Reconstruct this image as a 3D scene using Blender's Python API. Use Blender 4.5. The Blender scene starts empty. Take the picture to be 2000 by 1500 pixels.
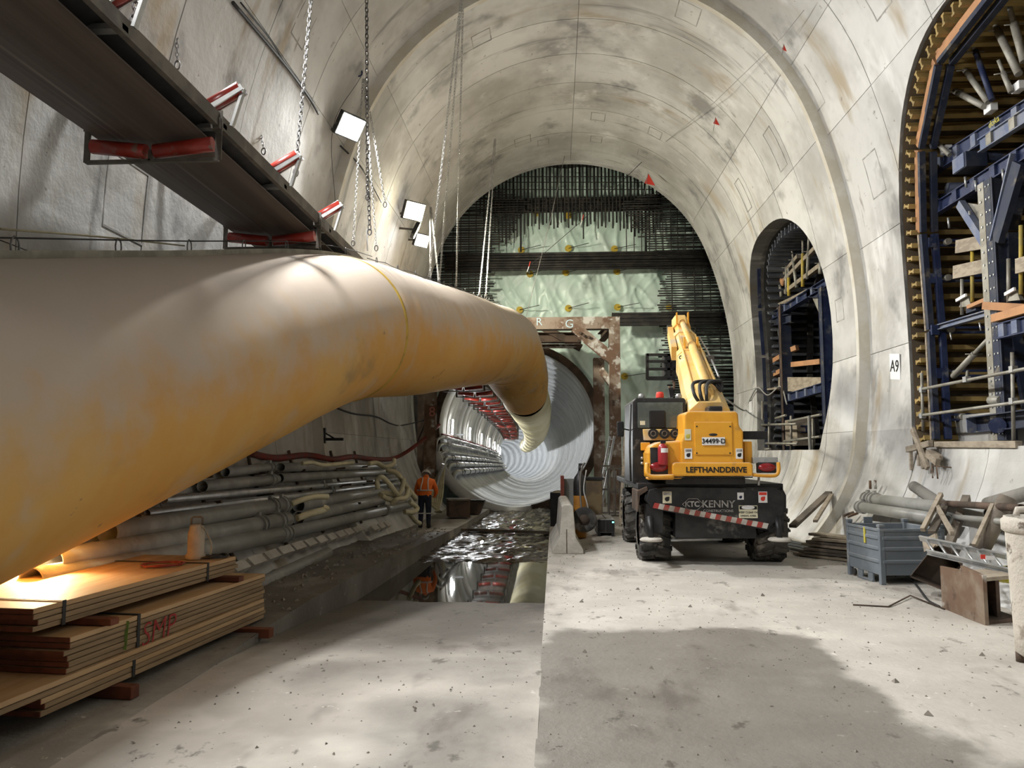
import bpy, bmesh, math, random
from mathutils import Vector, Matrix, noise
random.seed(7)
rnd = random.uniform
SC = bpy.context.scene
COL = SC.collection

# ------------------------------------------------------------------ camera
FPX, CAMH = 1500.0, 1.85
PITCH = math.atan(135 / FPX)
YAW = math.atan(83 / FPX * math.cos(PITCH))
cam_d = bpy.data.cameras.new('camera')
cam_d.sensor_width = 36.0
cam_d.lens = 36.0 * FPX / 2000.0
cam_d.clip_end = 600
cam_d.clip_start = 0.05
cam = bpy.data.objects.new('camera', cam_d)
cam.location = (0, 0, CAMH)
cam.rotation_euler = (math.pi / 2 + PITCH, 0, YAW)
COL.objects.link(cam)
SC.camera = cam

# ------------------------------------------------------------------ world, colour management
w = bpy.data.worlds.new('underground')
SC.world = w
w.use_nodes = True
w.node_tree.nodes['Background'].inputs[0].default_value = (0.6, 0.65, 0.7, 1)
w.node_tree.nodes['Background'].inputs[1].default_value = 0.01
vs = SC.view_settings
vs.view_transform = 'Standard'
vs.look = 'None'
vs.gamma = 1.0
vs.use_curve_mapping = False
vs.exposure = 0.0
SC.cycles.use_denoising = True
SC.cycles.max_bounces = 5
SC.cycles.diffuse_bounces = 3
SC.cycles.glossy_bounces = 3
SC.cycles.adaptive_threshold = .05
SC.cycles.caustics_reflective = False
SC.cycles.caustics_refractive = False
SC.cycles.sample_clamp_indirect = 6.0

# lamps of the place and added ones: (kind, place, aim, watts, colour, size)
FLOOD_W = 440
COOL = (0.98, 0.985, 0.985)
WARMISH = (1.0, 0.94, 0.76)
WARM = (1.0, 0.70, 0.38)

# ------------------------------------------------------------------ pixel <-> place helpers
_cp, _sp, _cy, _sy = math.cos(PITCH), math.sin(PITCH), math.cos(YAW), math.sin(YAW)
CR = Vector((_cy, _sy, 0)); CF = Vector((-_sy * _cp, _cy * _cp, _sp)); CU = Vector((_sy * _sp, -_cy * _sp, _cp))
CC = Vector((0, 0, CAMH))
def ray(px, py): return CF + CR * ((px - 1000) / FPX) + CU * ((750 - py) / FPX)
def PY(px, py, Y):
    d = ray(px, py); return CC + d * (Y / d.y)
def PZ(px, py, z=0.0):
    d = ray(px, py); return CC + d * ((z - CAMH) / d.z)
def PX(px, py, X):
    d = ray(px, py); return CC + d * (X / d.x)

# vault profile
AX, R1, APEX, TH, R2 = .63, 5.2, 12.45, math.radians(69.5), 13.66
ZC = APEX - R1
U1, Z1 = R1 * math.sin(TH), ZC + R1 * math.cos(TH)
C2u, C2z = U1 - R2 * math.sin(TH), Z1 - R2 * math.cos(TH)
ZK = 2.3
YF, YE, STEP = 16.3, 27.5, .22
def hw(z, off=0):
    r1, r2 = R1 + off, R2 + off
    if z >= ZC + r1 * math.cos(TH): return math.sqrt(max(r1 * r1 - (z - ZC) ** 2, 0))
    if z >= ZK: return C2u + math.sqrt(r2 * r2 - (z - C2z) ** 2)
    u0 = C2u + math.sqrt(r2 * r2 - (ZK - C2z) ** 2)
    t = (ZK - z) / ZK
    return u0 - 1.0 * t * t - .05 * t
PHI_K = math.acos((ZK - C2z) / R2)
def prof(s, off=0):
    if s <= 1:
        a = s * TH; return ((R1 + off) * math.sin(a), ZC + (R1 + off) * math.cos(a))
    if s <= 2:
        a = TH + (s - 1) * (PHI_K - TH); return (C2u + (R2 + off) * math.sin(a), C2z + (R2 + off) * math.cos(a))
    z = ZK - (s - 2) * (ZK + .6)
    return (hw(z, 0) + off, z)
def s_of_z(z):
    if z >= Z1: return math.acos((z - ZC) / R1) / TH
    if z >= ZK: return 1 + (math.acos((z - C2z) / R2) - TH) / (PHI_K - TH)
    return 2 + (ZK - z) / (ZK + .6)
def hit(px, py, off=0.0):
    d = ray(px, py); t = 2.0
    while t < 45:
        q = CC + d * t
        if abs(q.x - AX) >= hw(q.z, off + (STEP if q.y < YF else 0)) or q.z < -.3: return q
        t += .02
    return q
def wallx(z, Y, side, off=0.0):
    return AX + side * hw(z, off + (STEP if Y < YF else 0))

# ------------------------------------------------------------------ mesh builder
class MB:
    def __init__(s): s.v = []; s.f = []; s.sm = []
    def add(s, vs, fs, smooth=False):
        n = len(s.v); s.v += [Vector(v) for v in vs]
        s.f += [tuple(i + n for i in f) for f in fs]; s.sm += [smooth] * len(fs); return s
    def box(s, c, d, rz=0, m=None):
        x, y, z = d[0] / 2, d[1] / 2, d[2] / 2
        M = m if m else Matrix.Rotation(rz, 3, 'Z')
        c = Vector(c)
        vs = [c + M @ Vector((a * x, b * y, e * z)) for a in (-1, 1) for b in (-1, 1) for e in (-1, 1)]
        return s.add(vs, [(0, 1, 3, 2), (4, 6, 7, 5), (0, 4, 5, 1), (2, 3, 7, 6), (0, 2, 6, 4), (1, 5, 7, 3)])
    def sec(s, p0, p1, poly, up=(0, 0, 1), smooth=False, poly1=None):
        p0, p1 = Vector(p0), Vector(p1); t = (p1 - p0).normalized(); up = Vector(up)
        if abs(t.dot(up)) > .98: up = Vector((0, 1, 0)) if abs(t.y) < .9 else Vector((1, 0, 0))
        r = t.cross(up).normalized(); u = r.cross(t)
        q = poly1 or poly
        vs = [p0 + r * a + u * b for a, b in poly] + [p1 + r * a + u * b for a, b in q]
        n = len(poly)
        fs = [(i, (i + 1) % n, n + (i + 1) % n, n + i) for i in range(n)]
        k = len(s.f); s.add(vs, fs, smooth)
        o = len(s.v) - 2 * n
        s.f += [tuple(o + i for i in reversed(range(n))), tuple(o + n + i for i in range(n))]; s.sm += [False, False]
        return s
    def beam(s, p0, p1, w, h, up=(0, 0, 1)):
        return s.sec(p0, p1, [(-w/2, -h/2), (w/2, -h/2), (w/2, h/2), (-w/2, h/2)], up)
    def ibeam(s, p0, p1, w, h, t=.02, up=(0, 0, 1)):
        a, b, c = w/2, h/2, t/2
        return s.sec(p0, p1, [(-a,-b),(a,-b),(a,-b+t),(c,-b+t),(c,b-t),(a,b-t),(a,b),(-a,b),(-a,b-t),(-c,b-t),(-c,-b+t),(-a,-b+t)], up)
    def chan(s, p0, p1, w, h, t=.015, up=(0, 0, 1), flip=1):
        b = h/2; f = flip
        P = [(0,-b),(w*f,-b),(w*f,-b+t),(t*f,-b+t),(t*f,b-t),(w*f,b-t),(w*f,b),(0,b)]
        return s.sec(p0, p1, P if f > 0 else P[::-1], up)
    def cyl(s, p0, p1, r, n=12, r1=None):
        r1 = r if r1 is None else r1
        A = [2 * math.pi * i / n for i in range(n)]
        return s.sec(p0, p1, [(r*math.cos(a), r*math.sin(a)) for a in A], smooth=True, poly1=[(r1*math.cos(a), r1*math.sin(a)) for a in A])
    def pipe(s, p0, p1, r, t=.01, n=14):
        p0, p1 = Vector(p0), Vector(p1); tv = (p1-p0).normalized(); up = Vector((0,0,1))
        if abs(tv.z) > .98: up = Vector((1,0,0))
        x = tv.cross(up).normalized(); u = x.cross(tv); vs = []
        for p in (p0, p1):
            for q in (r, r - t):
                vs += [p + (x*math.cos(2*math.pi*i/n) + u*math.sin(2*math.pi*i/n))*q for i in range(n)]
        fs = []
        for i in range(n):
            j = (i+1) % n
            fs += [(i, j, 2*n+j, 2*n+i), (n+j, n+i, 3*n+i, 3*n+j), (j, i, n+i, n+j), (2*n+i, 2*n+j, 3*n+j, 3*n+i)]
        return s.add(vs, fs, True)
    def tube(s, path, r, n=8, closed=False, cap=True):
        P = [Vector(p) for p in path]; m = len(P); rr = r if isinstance(r, (list, tuple)) else [r]*m
        prev = None; vs = []
        for i in range(m):
            if closed: t = P[(i+1) % m] - P[i-1]
            else: t = P[min(i+1, m-1)] - P[max(i-1, 0)]
            t = t.normalized() if t.length > 1e-9 else Vector((0, 1, 0))
            if prev is None:
                up = Vector((0, 0, 1)) if abs(t.z) < .9 else Vector((1, 0, 0))
                x = t.cross(up).normalized()
            else:
                x = prev - t * prev.dot(t); x = x.normalized() if x.length > 1e-6 else t.orthogonal().normalized()
            prev = x; y = x.cross(t)
            vs += [P[i] + (x*math.cos(2*math.pi*k/n) + y*math.sin(2*math.pi*k/n))*rr[i] for k in range(n)]
        fs = []
        for i in range(m if closed else m-1):
            a, b = i*n, ((i+1) % m)*n
            fs += [(a+k, a+(k+1) % n, b+(k+1) % n, b+k) for k in range(n)]
        s.add(vs, fs, True)
        if cap and not closed:
            o = len(s.v) - m*n
            s.f += [tuple(o+k for k in reversed(range(n))), tuple(o+(m-1)*n+k for k in range(n))]; s.sm += [False, False]
        return s
    def lathe(s, c, prof_, n=24, axis='Z', M=None):
        c = Vector(c); vs = []; k = len(prof_)
        for i in range(n):
            a = 2*math.pi*i/n; ca, sa = math.cos(a), math.sin(a)
            for r, h in prof_:
                q = Vector((r*ca, r*sa, h))
                if axis == 'X': q = Vector((h, r*ca, r*sa))
                if axis == 'Y': q = Vector((r*sa, h, r*ca))
                if M: q = M @ q
                vs.append(c + q)
        fs = []
        for i in range(n):
            j = (i+1) % n
            fs += [(i*k+q, j*k+q, j*k+q+1, i*k+q+1) for q in range(k-1)]
        return s.add(vs, fs, True)
    def prism(s, pts, d):
        """closed polygon pts (3-D, planar) extruded by vector d"""
        P = [Vector(p) for p in pts]; d = Vector(d); n = len(P)
        fs = [(i, (i+1) % n, n+(i+1) % n, n+i) for i in range(n)] + [tuple(reversed(range(n))), tuple(range(n, 2*n))]
        return s.add(P + [p + d for p in P], fs)
    def grid(s, fn, nu, nv, smooth=True):
        vs = [fn(i/nu, j/nv) for i in range(nu+1) for j in range(nv+1)]
        fs = [(i*(nv+1)+j, (i+1)*(nv+1)+j, (i+1)*(nv+1)+j+1, i*(nv+1)+j+1) for i in range(nu) for j in range(nv)]
        return s.add(vs, fs, smooth)
    def ball(s, c, r, n=10, sq=(1, 1, 1)):
        c = Vector(c); k = n//2
        return s.grid(lambda u, v: c + Vector((r*sq[0]*math.sin(math.pi*v)*math.cos(2*math.pi*u), r*sq[1]*math.sin(math.pi*v)*math.sin(2*math.pi*u), r*sq[2]*math.cos(math.pi*v))), n, k)
    def mesh(s, name, org=(0, 0, 0)):
        me = bpy.data.meshes.new(name); o = Vector(org)
        me.from_pydata([tuple(v - o) for v in s.v], [], s.f)
        me.polygons.foreach_set('use_smooth', s.sm); me.update()
        bm = bmesh.new(); bm.from_mesh(me); bmesh.ops.recalc_face_normals(bm, faces=bm.faces); bm.to_mesh(me); bm.free()
        return me
    def build(s, name, m, parent=None, bevel=0, **tags):
        if parent is None:
            xs = [v.x for v in s.v]; ys = [v.y for v in s.v]; zs = [v.z for v in s.v]
            org = Vector(((min(xs)+max(xs))/2, (min(ys)+max(ys))/2, min(zs)))
        else: org = wloc(parent)
        ob = bpy.data.objects.new(name, s.mesh(name, org)); COL.objects.link(ob)
        ob.data.materials.append(m)
        if parent is None: ob.location = org
        else: ob.parent = parent
        if bevel:
            b = ob.modifiers.new('edge', 'BEVEL'); b.width = bevel; b.segments = 2; b.limit_method = 'ANGLE'
        for k, v in tags.items(): ob[k] = v
        return ob
def wloc(o):
    p = Vector(o.location)
    while o.parent: o = o.parent; p += Vector(o.location)
    return p
def thing(name, label, cat, loc, group=None):
    o = bpy.data.objects.new(name, None); COL.objects.link(o); o.location = loc
    o.empty_display_size = .2
    o['label'] = label; o['category'] = cat
    if group: o['group'] = group
    return o
def tag(o, label, cat, group=None, kind=None):
    o['label'] = label; o['category'] = cat
    if group: o['group'] = group
    if kind: o['kind'] = kind
    return o
def inst(src, name, parent, loc, rot=None, scale=None):
    """another piece sharing src's mesh; loc is in the parent's space"""
    o = bpy.data.objects.new(name, src.data); COL.objects.link(o); o.parent = parent; o.location = loc
    if rot is not None: o.rotation_euler = rot
    if scale is not None: o.scale = scale
    return o
def catmull(P, n=8):
    P = [Vector(p) for p in P]; Q = [2*P[0]-P[1]] + P + [2*P[-1]-P[-2]]; out = []
    for i in range(1, len(Q)-2):
        a, b, c, d = Q[i-1:i+3]
        for k in range(n):
            t = k/n
            out.append(.5*((2*b)+(c-a)*t+(2*a-5*b+4*c-d)*t*t+(3*b-a-3*c+d)*t**3))
    return out + [P[-1]]
def sag(p0, p1, dip, n=12):
    p0, p1 = Vector(p0), Vector(p1)
    return [p0.lerp(p1, i/n) - Vector((0, 0, dip*4*(i/n)*(1-i/n))) for i in range(n+1)]
def text(name, body, size, loc, m, parent, xdir=(1, 0, 0), ydir=(0, 0, 1), ext=.002, align='CENTER', shear=0, bold=0, **tags):
    cu = bpy.data.curves.new(name, 'FONT'); cu.body = body; cu.size = size; cu.extrude = ext
    cu.align_x = align; cu.align_y = 'CENTER'; cu.shear = shear; cu.offset = bold; cu.resolution_u = 3
    tmp = bpy.data.objects.new(name, cu); COL.objects.link(tmp)
    me = bpy.data.meshes.new_from_object(tmp.evaluated_get(bpy.context.evaluated_depsgraph_get()))
    bpy.data.objects.remove(tmp)
    x = Vector(xdir).normalized(); y = Vector(ydir); y = (y - x*y.dot(x)).normalized(); z = x.cross(y)
    M = Matrix((x, y, z)).transposed().to_4x4(); M.translation = Vector(loc) - (wloc(parent) if parent else Vector())
    me.transform(M)
    ob = bpy.data.objects.new(name, me); COL.objects.link(ob); ob.parent = parent
    ob.data.materials.clear(); ob.data.materials.append(m)
    for k, v in tags.items(): ob[k] = v
    return ob

# ------------------------------------------------------------------ materials
MATS = {}
def mat(name, base, c2=None, scale=1.5, lo=.42, hi=.62, rough=.85, metal=0, bump=0, bscale=25, stretch=(1, 1, 1), layers=(), dust=None, rand=0, spec=.4, emit=None, rough2=None, sss=0, detail=4):
    m = bpy.data.materials.new(name); m.use_nodes = True; MATS[name] = m
    nt = m.node_tree; N, L = nt.nodes, nt.links; b = N['Principled BSDF']
    b.inputs['Roughness'].default_value = rough; b.inputs['Metallic'].default_value = metal
    b.inputs['Specular IOR Level'].default_value = spec
    if emit:
        b.inputs['Emission Color'].default_value = (*emit[0], 1); b.inputs['Emission Strength'].default_value = emit[1]
    geo = N.new('ShaderNodeNewGeometry')
    def nz(sc, st, lo_, hi_, det=6, off=0):
        mp = N.new('ShaderNodeMapping'); mp.inputs['Scale'].default_value = st; mp.inputs['Location'].default_value = (off, off*.7, off*1.3)
        L.new(geo.outputs['Position'], mp.inputs['Vector'])
        t = N.new('ShaderNodeTexNoise'); t.inputs['Scale'].default_value = sc; t.inputs['Detail'].default_value = det; t.inputs['Roughness'].default_value = .62
        L.new(mp.outputs[0], t.inputs['Vector'])
        r = N.new('ShaderNodeMapRange'); r.interpolation_type = 'SMOOTHSTEP'
        r.inputs['From Min'].default_value = lo_; r.inputs['From Max'].default_value = hi_
        L.new(t.outputs['Fac'], r.inputs['Value']); return r.outputs[0]
    def mix(fac, a, c):
        x = N.new('ShaderNodeMix'); x.data_type = 'RGBA'
        for sck, val in ((x.inputs[0], fac), (x.inputs[6], a), (x.inputs[7], c)):
            if hasattr(val, 'is_linked'): L.new(val, sck)
            elif isinstance(val, (int, float)): sck.default_value = val
            else: sck.default_value = (*val, 1)
        return x.outputs[2]
    col = base
    if c2: col = mix(nz(scale, stretch, lo, hi, detail), base, c2)
    for i, ly in enumerate(layers):
        col = mix(nz(ly[1], ly[4] if len(ly) > 4 else (1, 1, 1), ly[2], ly[3], 4, 3.1*(i+1)), col, ly[0])
    if dust:
        sp = N.new('ShaderNodeSeparateXYZ'); L.new(geo.outputs['Normal'], sp.inputs[0])
        r = N.new('ShaderNodeMapRange'); r.interpolation_type = 'SMOOTHSTEP'; r.inputs['From Min'].default_value = dust[1]; r.inputs['From Max'].default_value = dust[2]
        r.inputs['To Max'].default_value = dust[3] if len(dust) > 3 else .9
        ad = N.new('ShaderNodeMath'); ad.operation = 'ADD'
        n2 = nz(2.0, (1, 1, 1), .2, .8, 5, 9); sb = N.new('ShaderNodeMath'); sb.operation = 'MULTIPLY_ADD'; sb.inputs[1].default_value = .5; sb.inputs[2].default_value = -.25
        L.new(n2, sb.inputs[0]); L.new(sp.outputs['Z'], ad.inputs[0]); L.new(sb.outputs[0], ad.inputs[1]); L.new(ad.outputs[0], r.inputs['Value'])
        col = mix(r.outputs[0], col, dust[0])
    if rand:
        oi = N.new('ShaderNodeObjectInfo'); mr = N.new('ShaderNodeMapRange'); mr.inputs['To Min'].default_value = 1-rand; mr.inputs['To Max'].default_value = 1+rand*.6
        L.new(oi.outputs['Random'], mr.inputs['Value'])
        hs = N.new('ShaderNodeHueSaturation'); L.new(mr.outputs[0], hs.inputs['Value'])
        if hasattr(col, 'is_linked'): L.new(col, hs.inputs['Color'])
        else: hs.inputs['Color'].default_value = (*col, 1)
        col = hs.outputs['Color']
    if hasattr(col, 'is_linked'): L.new(col, b.inputs['Base Color'])
    else: b.inputs['Base Color'].default_value = (*col, 1)
    if rough2 is not None:
        mr = N.new('ShaderNodeMapRange'); mr.inputs['To Min'].default_value = rough; mr.inputs['To Max'].default_value = rough2
        L.new(nz(scale*1.7, (1, 1, 1), .4, .6, 5, 5), mr.inputs['Value']); L.new(mr.outputs[0], b.inputs['Roughness'])
    if bump:
        bp = N.new('ShaderNodeBump'); bp.inputs['Strength'].default_value = bump; bp.inputs['Distance'].default_value = .02
        L.new(nz(bscale, (1, 1, 1), 0, 1, 3), bp.inputs['Height']); L.new(bp.outputs[0], b.inputs['Normal'])
    return m

m_vault = mat('vault_concrete', (.46, .45, .425), (.68, .675, .65), .5, .34, .64, rough=.82, bump=.3, bscale=9, rand=.13, spec=.3,
    layers=[((.30, .295, .285), .75, .54, .72), ((.42, .355, .26), .55, .56, .72, (.45, 1.6, .45)), ((.22, .215, .205), .45, .60, .74, (.3, 3.6, .3)), ((.80, .795, .775), .8, .57, .74, (1, 1, .35)), ((.27, .24, .20), 1.6, .66, .76, (.5, 2.5, .5)), ((.30, .28, .25), 6, .66, .74)])
m_edge = mat('form_edge_stain', (.27, .26, .24), (.42, .41, .38), 3, .4, .6)
m_back = mat('joint_concrete', (.20, .195, .18), (.28, .27, .25), 2)
m_reveal = mat('reveal_concrete', (.33, .325, .31), (.42, .41, .39), 1.1, bump=.3, layers=[((.2, .19, .18), .8, .55, .75)])
m_band = mat('lip_concrete', (.60, .56, .47), (.68, .66, .60), 1.3, bump=.3)
m_dark = mat('dark_backdrop', (.05, .05, .05), (.09, .085, .08), 1.2)
m_segment = mat('segment_concrete', (.50, .51, .515), (.60, .61, .61), 1.0, rough=.7, layers=[((.42, .42, .41), 1.6, .58, .76, (1, .3, 1)), ((.3, .29, .27), 5, .68, .75)], rand=.05)
m_membrane = mat('membrane', (.66, .84, .75), (.72, .87, .80), 1.2, rough=.32, rough2=.5, spec=.5, layers=[((.42, .52, .44), .7, .60, .78), ((.78, .86, .80), 1.4, .62, .78)])
m_rebar = mat('rebar_steel', (.030, .029, .028), (.055, .05, .045), 3, rough=.7, metal=.3)
m_rust = mat('rusty_steel', (.17, .105, .07), (.30, .24, .19), 1.4, .45, .60, rough=.8, metal=.1, bump=.4, bscale=14, layers=[((.55, .53, .49), 1.9, .54, .62), ((.09, .06, .045), 2.2, .60, .70)])
m_rustd = mat('dark_rusty_steel', (.075, .055, .042), (.14, .095, .07), 2.0, rough=.8, metal=.2, bump=.3)
m_duct = mat('duct_fabric', (.64, .345, .085), (.66, .40, .125), .55, rough=.72, spec=.25, bump=.12, bscale=3, layers=[((.36, .25, .11), .8, .58, .76, (1.4, .5, 1)), ((.20, .15, .09), 3.2, .69, .75), ((.52, .45, .34), .9, .55, .8, (.6, 1, 1))], dust=((.55, .48, .41), -.40, .55, .93))
m_duct2 = mat('duct_fabric_far', (.70, .60, .33), (.78, .70, .45), .8, rough=.6, bump=.1, bscale=4, dust=((.58, .54, .45), .2, 1.0, .7))
m_seam = mat('yellow_seam', (.55, .37, .06), (.40, .26, .05), 4, rough=.7)
m_strip = mat('dusty_strip', (.30, .28, .23), (.40, .37, .30), 3, rough=.9)
m_belt_r = mat('return_belt', (.085, .064, .052), (.14, .11, .09), .7, .40, .66, rough=.55, stretch=(6, .12, 1), layers=[((.24, .20, .17), .9, .60, .70, (9, .08, 1))])
m_belt = mat('carry_belt', (.012, .012, .013), (.024, .023, .023), 3, rough=.6)
m_red = mat('red_roller', (.40, .035, .022), (.27, .03, .02), 3, rough=.32, spec=.5, layers=[((.22, .12, .09), 5, .62, .72)])
m_convey = mat('conveyor_steel', (.12, .108, .092), (.19, .17, .145), 2.4, rough=.6, metal=.4)
m_galv = mat('galvanised_steel', (.42, .43, .43), (.55, .55, .54), 3, rough=.45, metal=.75)
m_chain = mat('chain_steel', (.42, .42, .41), (.58, .57, .55), 6, rough=.4, metal=.8)
m_chaind = mat('dark_chain_steel', (.13, .13, .13), (.22, .21, .2), 6, rough=.5, metal=.7)
m_black = mat('black_paint', (.014, .014, .015), (.03, .03, .03), 3, rough=.45, layers=[((.16, .15, .135), 2.6, .60, .74)])
m_rubber = mat('rubber', (.035, .034, .033), (.12, .112, .10), 2.2, rough=.85, layers=[((.34, .31, .27), 2.4, .53, .68)], bump=.3)
m_cable = mat('black_cable', (.03, .03, .03), rough=.6)
m_cableg = mat('grey_cable', (.35, .34, .32), rough=.7)
m_pipe = mat('grey_pipe', (.26, .26, .235), (.35, .345, .32), 1.6, rough=.42, spec=.5, layers=[((.24, .21, .17), 2.5, .58, .72), ((.5, .47, .41), 1.2, .6, .75)])
m_pipes = mat('steel_pipe', (.36, .37, .37), (.50, .5, .5), 2, rough=.35, metal=.6, layers=[((.3, .27, .22), 2.2, .58, .70)])
m_hose = mat('yellow_hose', (.60, .55, .36), (.48, .43, .28), 3, rough=.6)
m_redhose = mat('red_hose', (.22, .035, .025), (.14, .05, .04), 3, rough=.7)
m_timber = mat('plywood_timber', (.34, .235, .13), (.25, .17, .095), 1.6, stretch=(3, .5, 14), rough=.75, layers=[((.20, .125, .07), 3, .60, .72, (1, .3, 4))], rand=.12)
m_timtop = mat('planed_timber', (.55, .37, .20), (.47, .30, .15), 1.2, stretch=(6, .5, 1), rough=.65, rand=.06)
m_endred = mat('sealed_timber_end', (.19, .058, .028), (.12, .04, .022), 4, rough=.75, rand=.15)
m_board = mat('weathered_board', (.40, .34, .26), (.28, .235, .18), 2, stretch=(2, 2, 6), rough=.85, rand=.2)
m_grimy = mat('grimy_timber', (.22, .185, .145), (.13, .11, .09), 2, rough=.9, rand=.25)
m_orange_t = mat('orange_timber', (.52, .27, .13), (.42, .22, .11), 2, rough=.75, rand=.15)
m_h20 = mat('yellow_formwork_beam', (.40, .28, .10), (.28, .20, .08), 2, rough=.6, rand=.1)
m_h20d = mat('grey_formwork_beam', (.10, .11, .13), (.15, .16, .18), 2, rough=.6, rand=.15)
m_blue = mat('blue_steel', (.018, .028, .078), (.035, .048, .11), 2.5, rough=.5, metal=.1, layers=[((.16, .165, .18), 3, .56, .70)], dust=((.26, .24, .21), .4, .95, .8))
m_blued = mat('dark_blue_steel', (.022, .03, .06), (.05, .055, .075), 2.5, rough=.6, metal=.1, layers=[((.17, .15, .12), 3, .58, .70)])
m_bluel = mat('pale_blue_steel', (.20, .22, .28), (.12, .15, .25), 3, rough=.5, metal=.2, layers=[((.30, .29, .27), 3, .58, .70)])
m_prop = mat('prop_steel', (.36, .345, .30), (.26, .24, .20), 3, rough=.6, metal=.4)
m_propy = mat('yellow_prop', (.55, .40, .06), (.40, .32, .10), 3, rough=.6)
m_white = mat('white_paint', (.85, .85, .85), rough=.6)
m_yellow = mat('machine_yellow', (.80, .38, .03), (.72, .32, .025), 1.5, rough=.4, spec=.5, dust=((.62, .50, .36), .35, .95, .75), layers=[((.50, .25, .05), 2.2, .64, .78)])
m_boomy = mat('boom_cream_yellow', (.82, .57, .22), (.76, .48, .14), 1.5, rough=.5, layers=[((.60, .50, .38), 1.6, .52, .70)])
m_glass = mat('cab_glass', (.085, .10, .092), (.13, .145, .13), 3, rough=.08, spec=.6)
m_lampred = mat('red_lens', (.25, .012, .015), rough=.2, spec=.6)
m_ext = mat('red_cylinder', (.35, .03, .035), rough=.35)
m_creamsign = mat('cream_sign', (.72, .68, .50), rough=.6)
m_txt = mat('black_lettering', (.012, .012, .012), rough=.6)
m_txtw = mat('grey_white_lettering', (.42, .41, .39), (.22, .21, .2), 9, rough=.7)
m_txtred = mat('red_spray_paint', (.36, .03, .03), rough=.7)
m_txtpink = mat('pale_red_paint', (.55, .22, .18), rough=.7)
m_txtblue = mat('pale_blue_paint', (.50, .62, .68), rough=.7)
m_txtyel = mat('yellow_lettering', (.55, .48, .08), rough=.7)
m_grey_bin = mat('grey_bin_paint', (.155, .18, .205), (.20, .225, .245), 2, rough=.55, layers=[((.30, .30, .29), 3, .60, .74)], dust=((.36, .35, .33), .5, 1.0, .7))
m_barrier = mat('barrier_concrete', (.55, .52, .46), (.44, .41, .36), 2.4, bump=.5, bscale=18, layers=[((.68, .66, .61), 1.9, .58, .7)])
m_hopper = mat('splashed_white_steel', (.56, .51, .44), (.70, .67, .60), 2.2, rough=.75, bump=.4, layers=[((.30, .26, .21), 3, .56, .66), ((.50, .20, .12), 1.6, .60, .68), ((.16, .13, .10), 7, .62, .70)])
m_orangevis = mat('orange_hivis', (.95, .20, .02), (.85, .16, .02), 9, rough=.7)
m_navy = mat('navy_cloth', (.016, .02, .04), (.025, .03, .05), 8, rough=.85)
m_silver = mat('reflective_tape', (.62, .62, .60), rough=.4)
m_skin = mat('skin', (.45, .27, .19), rough=.6)
m_cyl_or = mat('orange_bottle', (.45, .20, .03), (.36, .16, .03), 5, rough=.5)
m_redbox = mat('red_brown_panel', (.24, .055, .035), (.17, .045, .03), 4, rough=.6)
m_stripe = mat('dirty_red_stripe', (.36, .05, .04), (.25, .08, .06), 6, rough=.8)
m_stripew = mat('dirty_white_stripe', (.52, .49, .44), (.36, .33, .29), 6, rough=.8)
m_flag = mat('red_flag', (.75, .06, .04), rough=.7)
m_disc = mat('yellow_disc', (.62, .45, .05), (.5, .36, .05), 5, rough=.6)
m_lens = mat('lit_lens', (1, 1, 1), emit=((1, .97, .9), 60))
m_lensw = mat('lit_lens_warm', (1, 1, 1), emit=((1, .9, .62), 60))
m_bag = mat('yellow_plastic', (.75, .66, .05), rough=.5)
m_stone = mat('rubble', (.20, .18, .155), (.30, .27, .23), 6, rough=.95)
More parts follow.
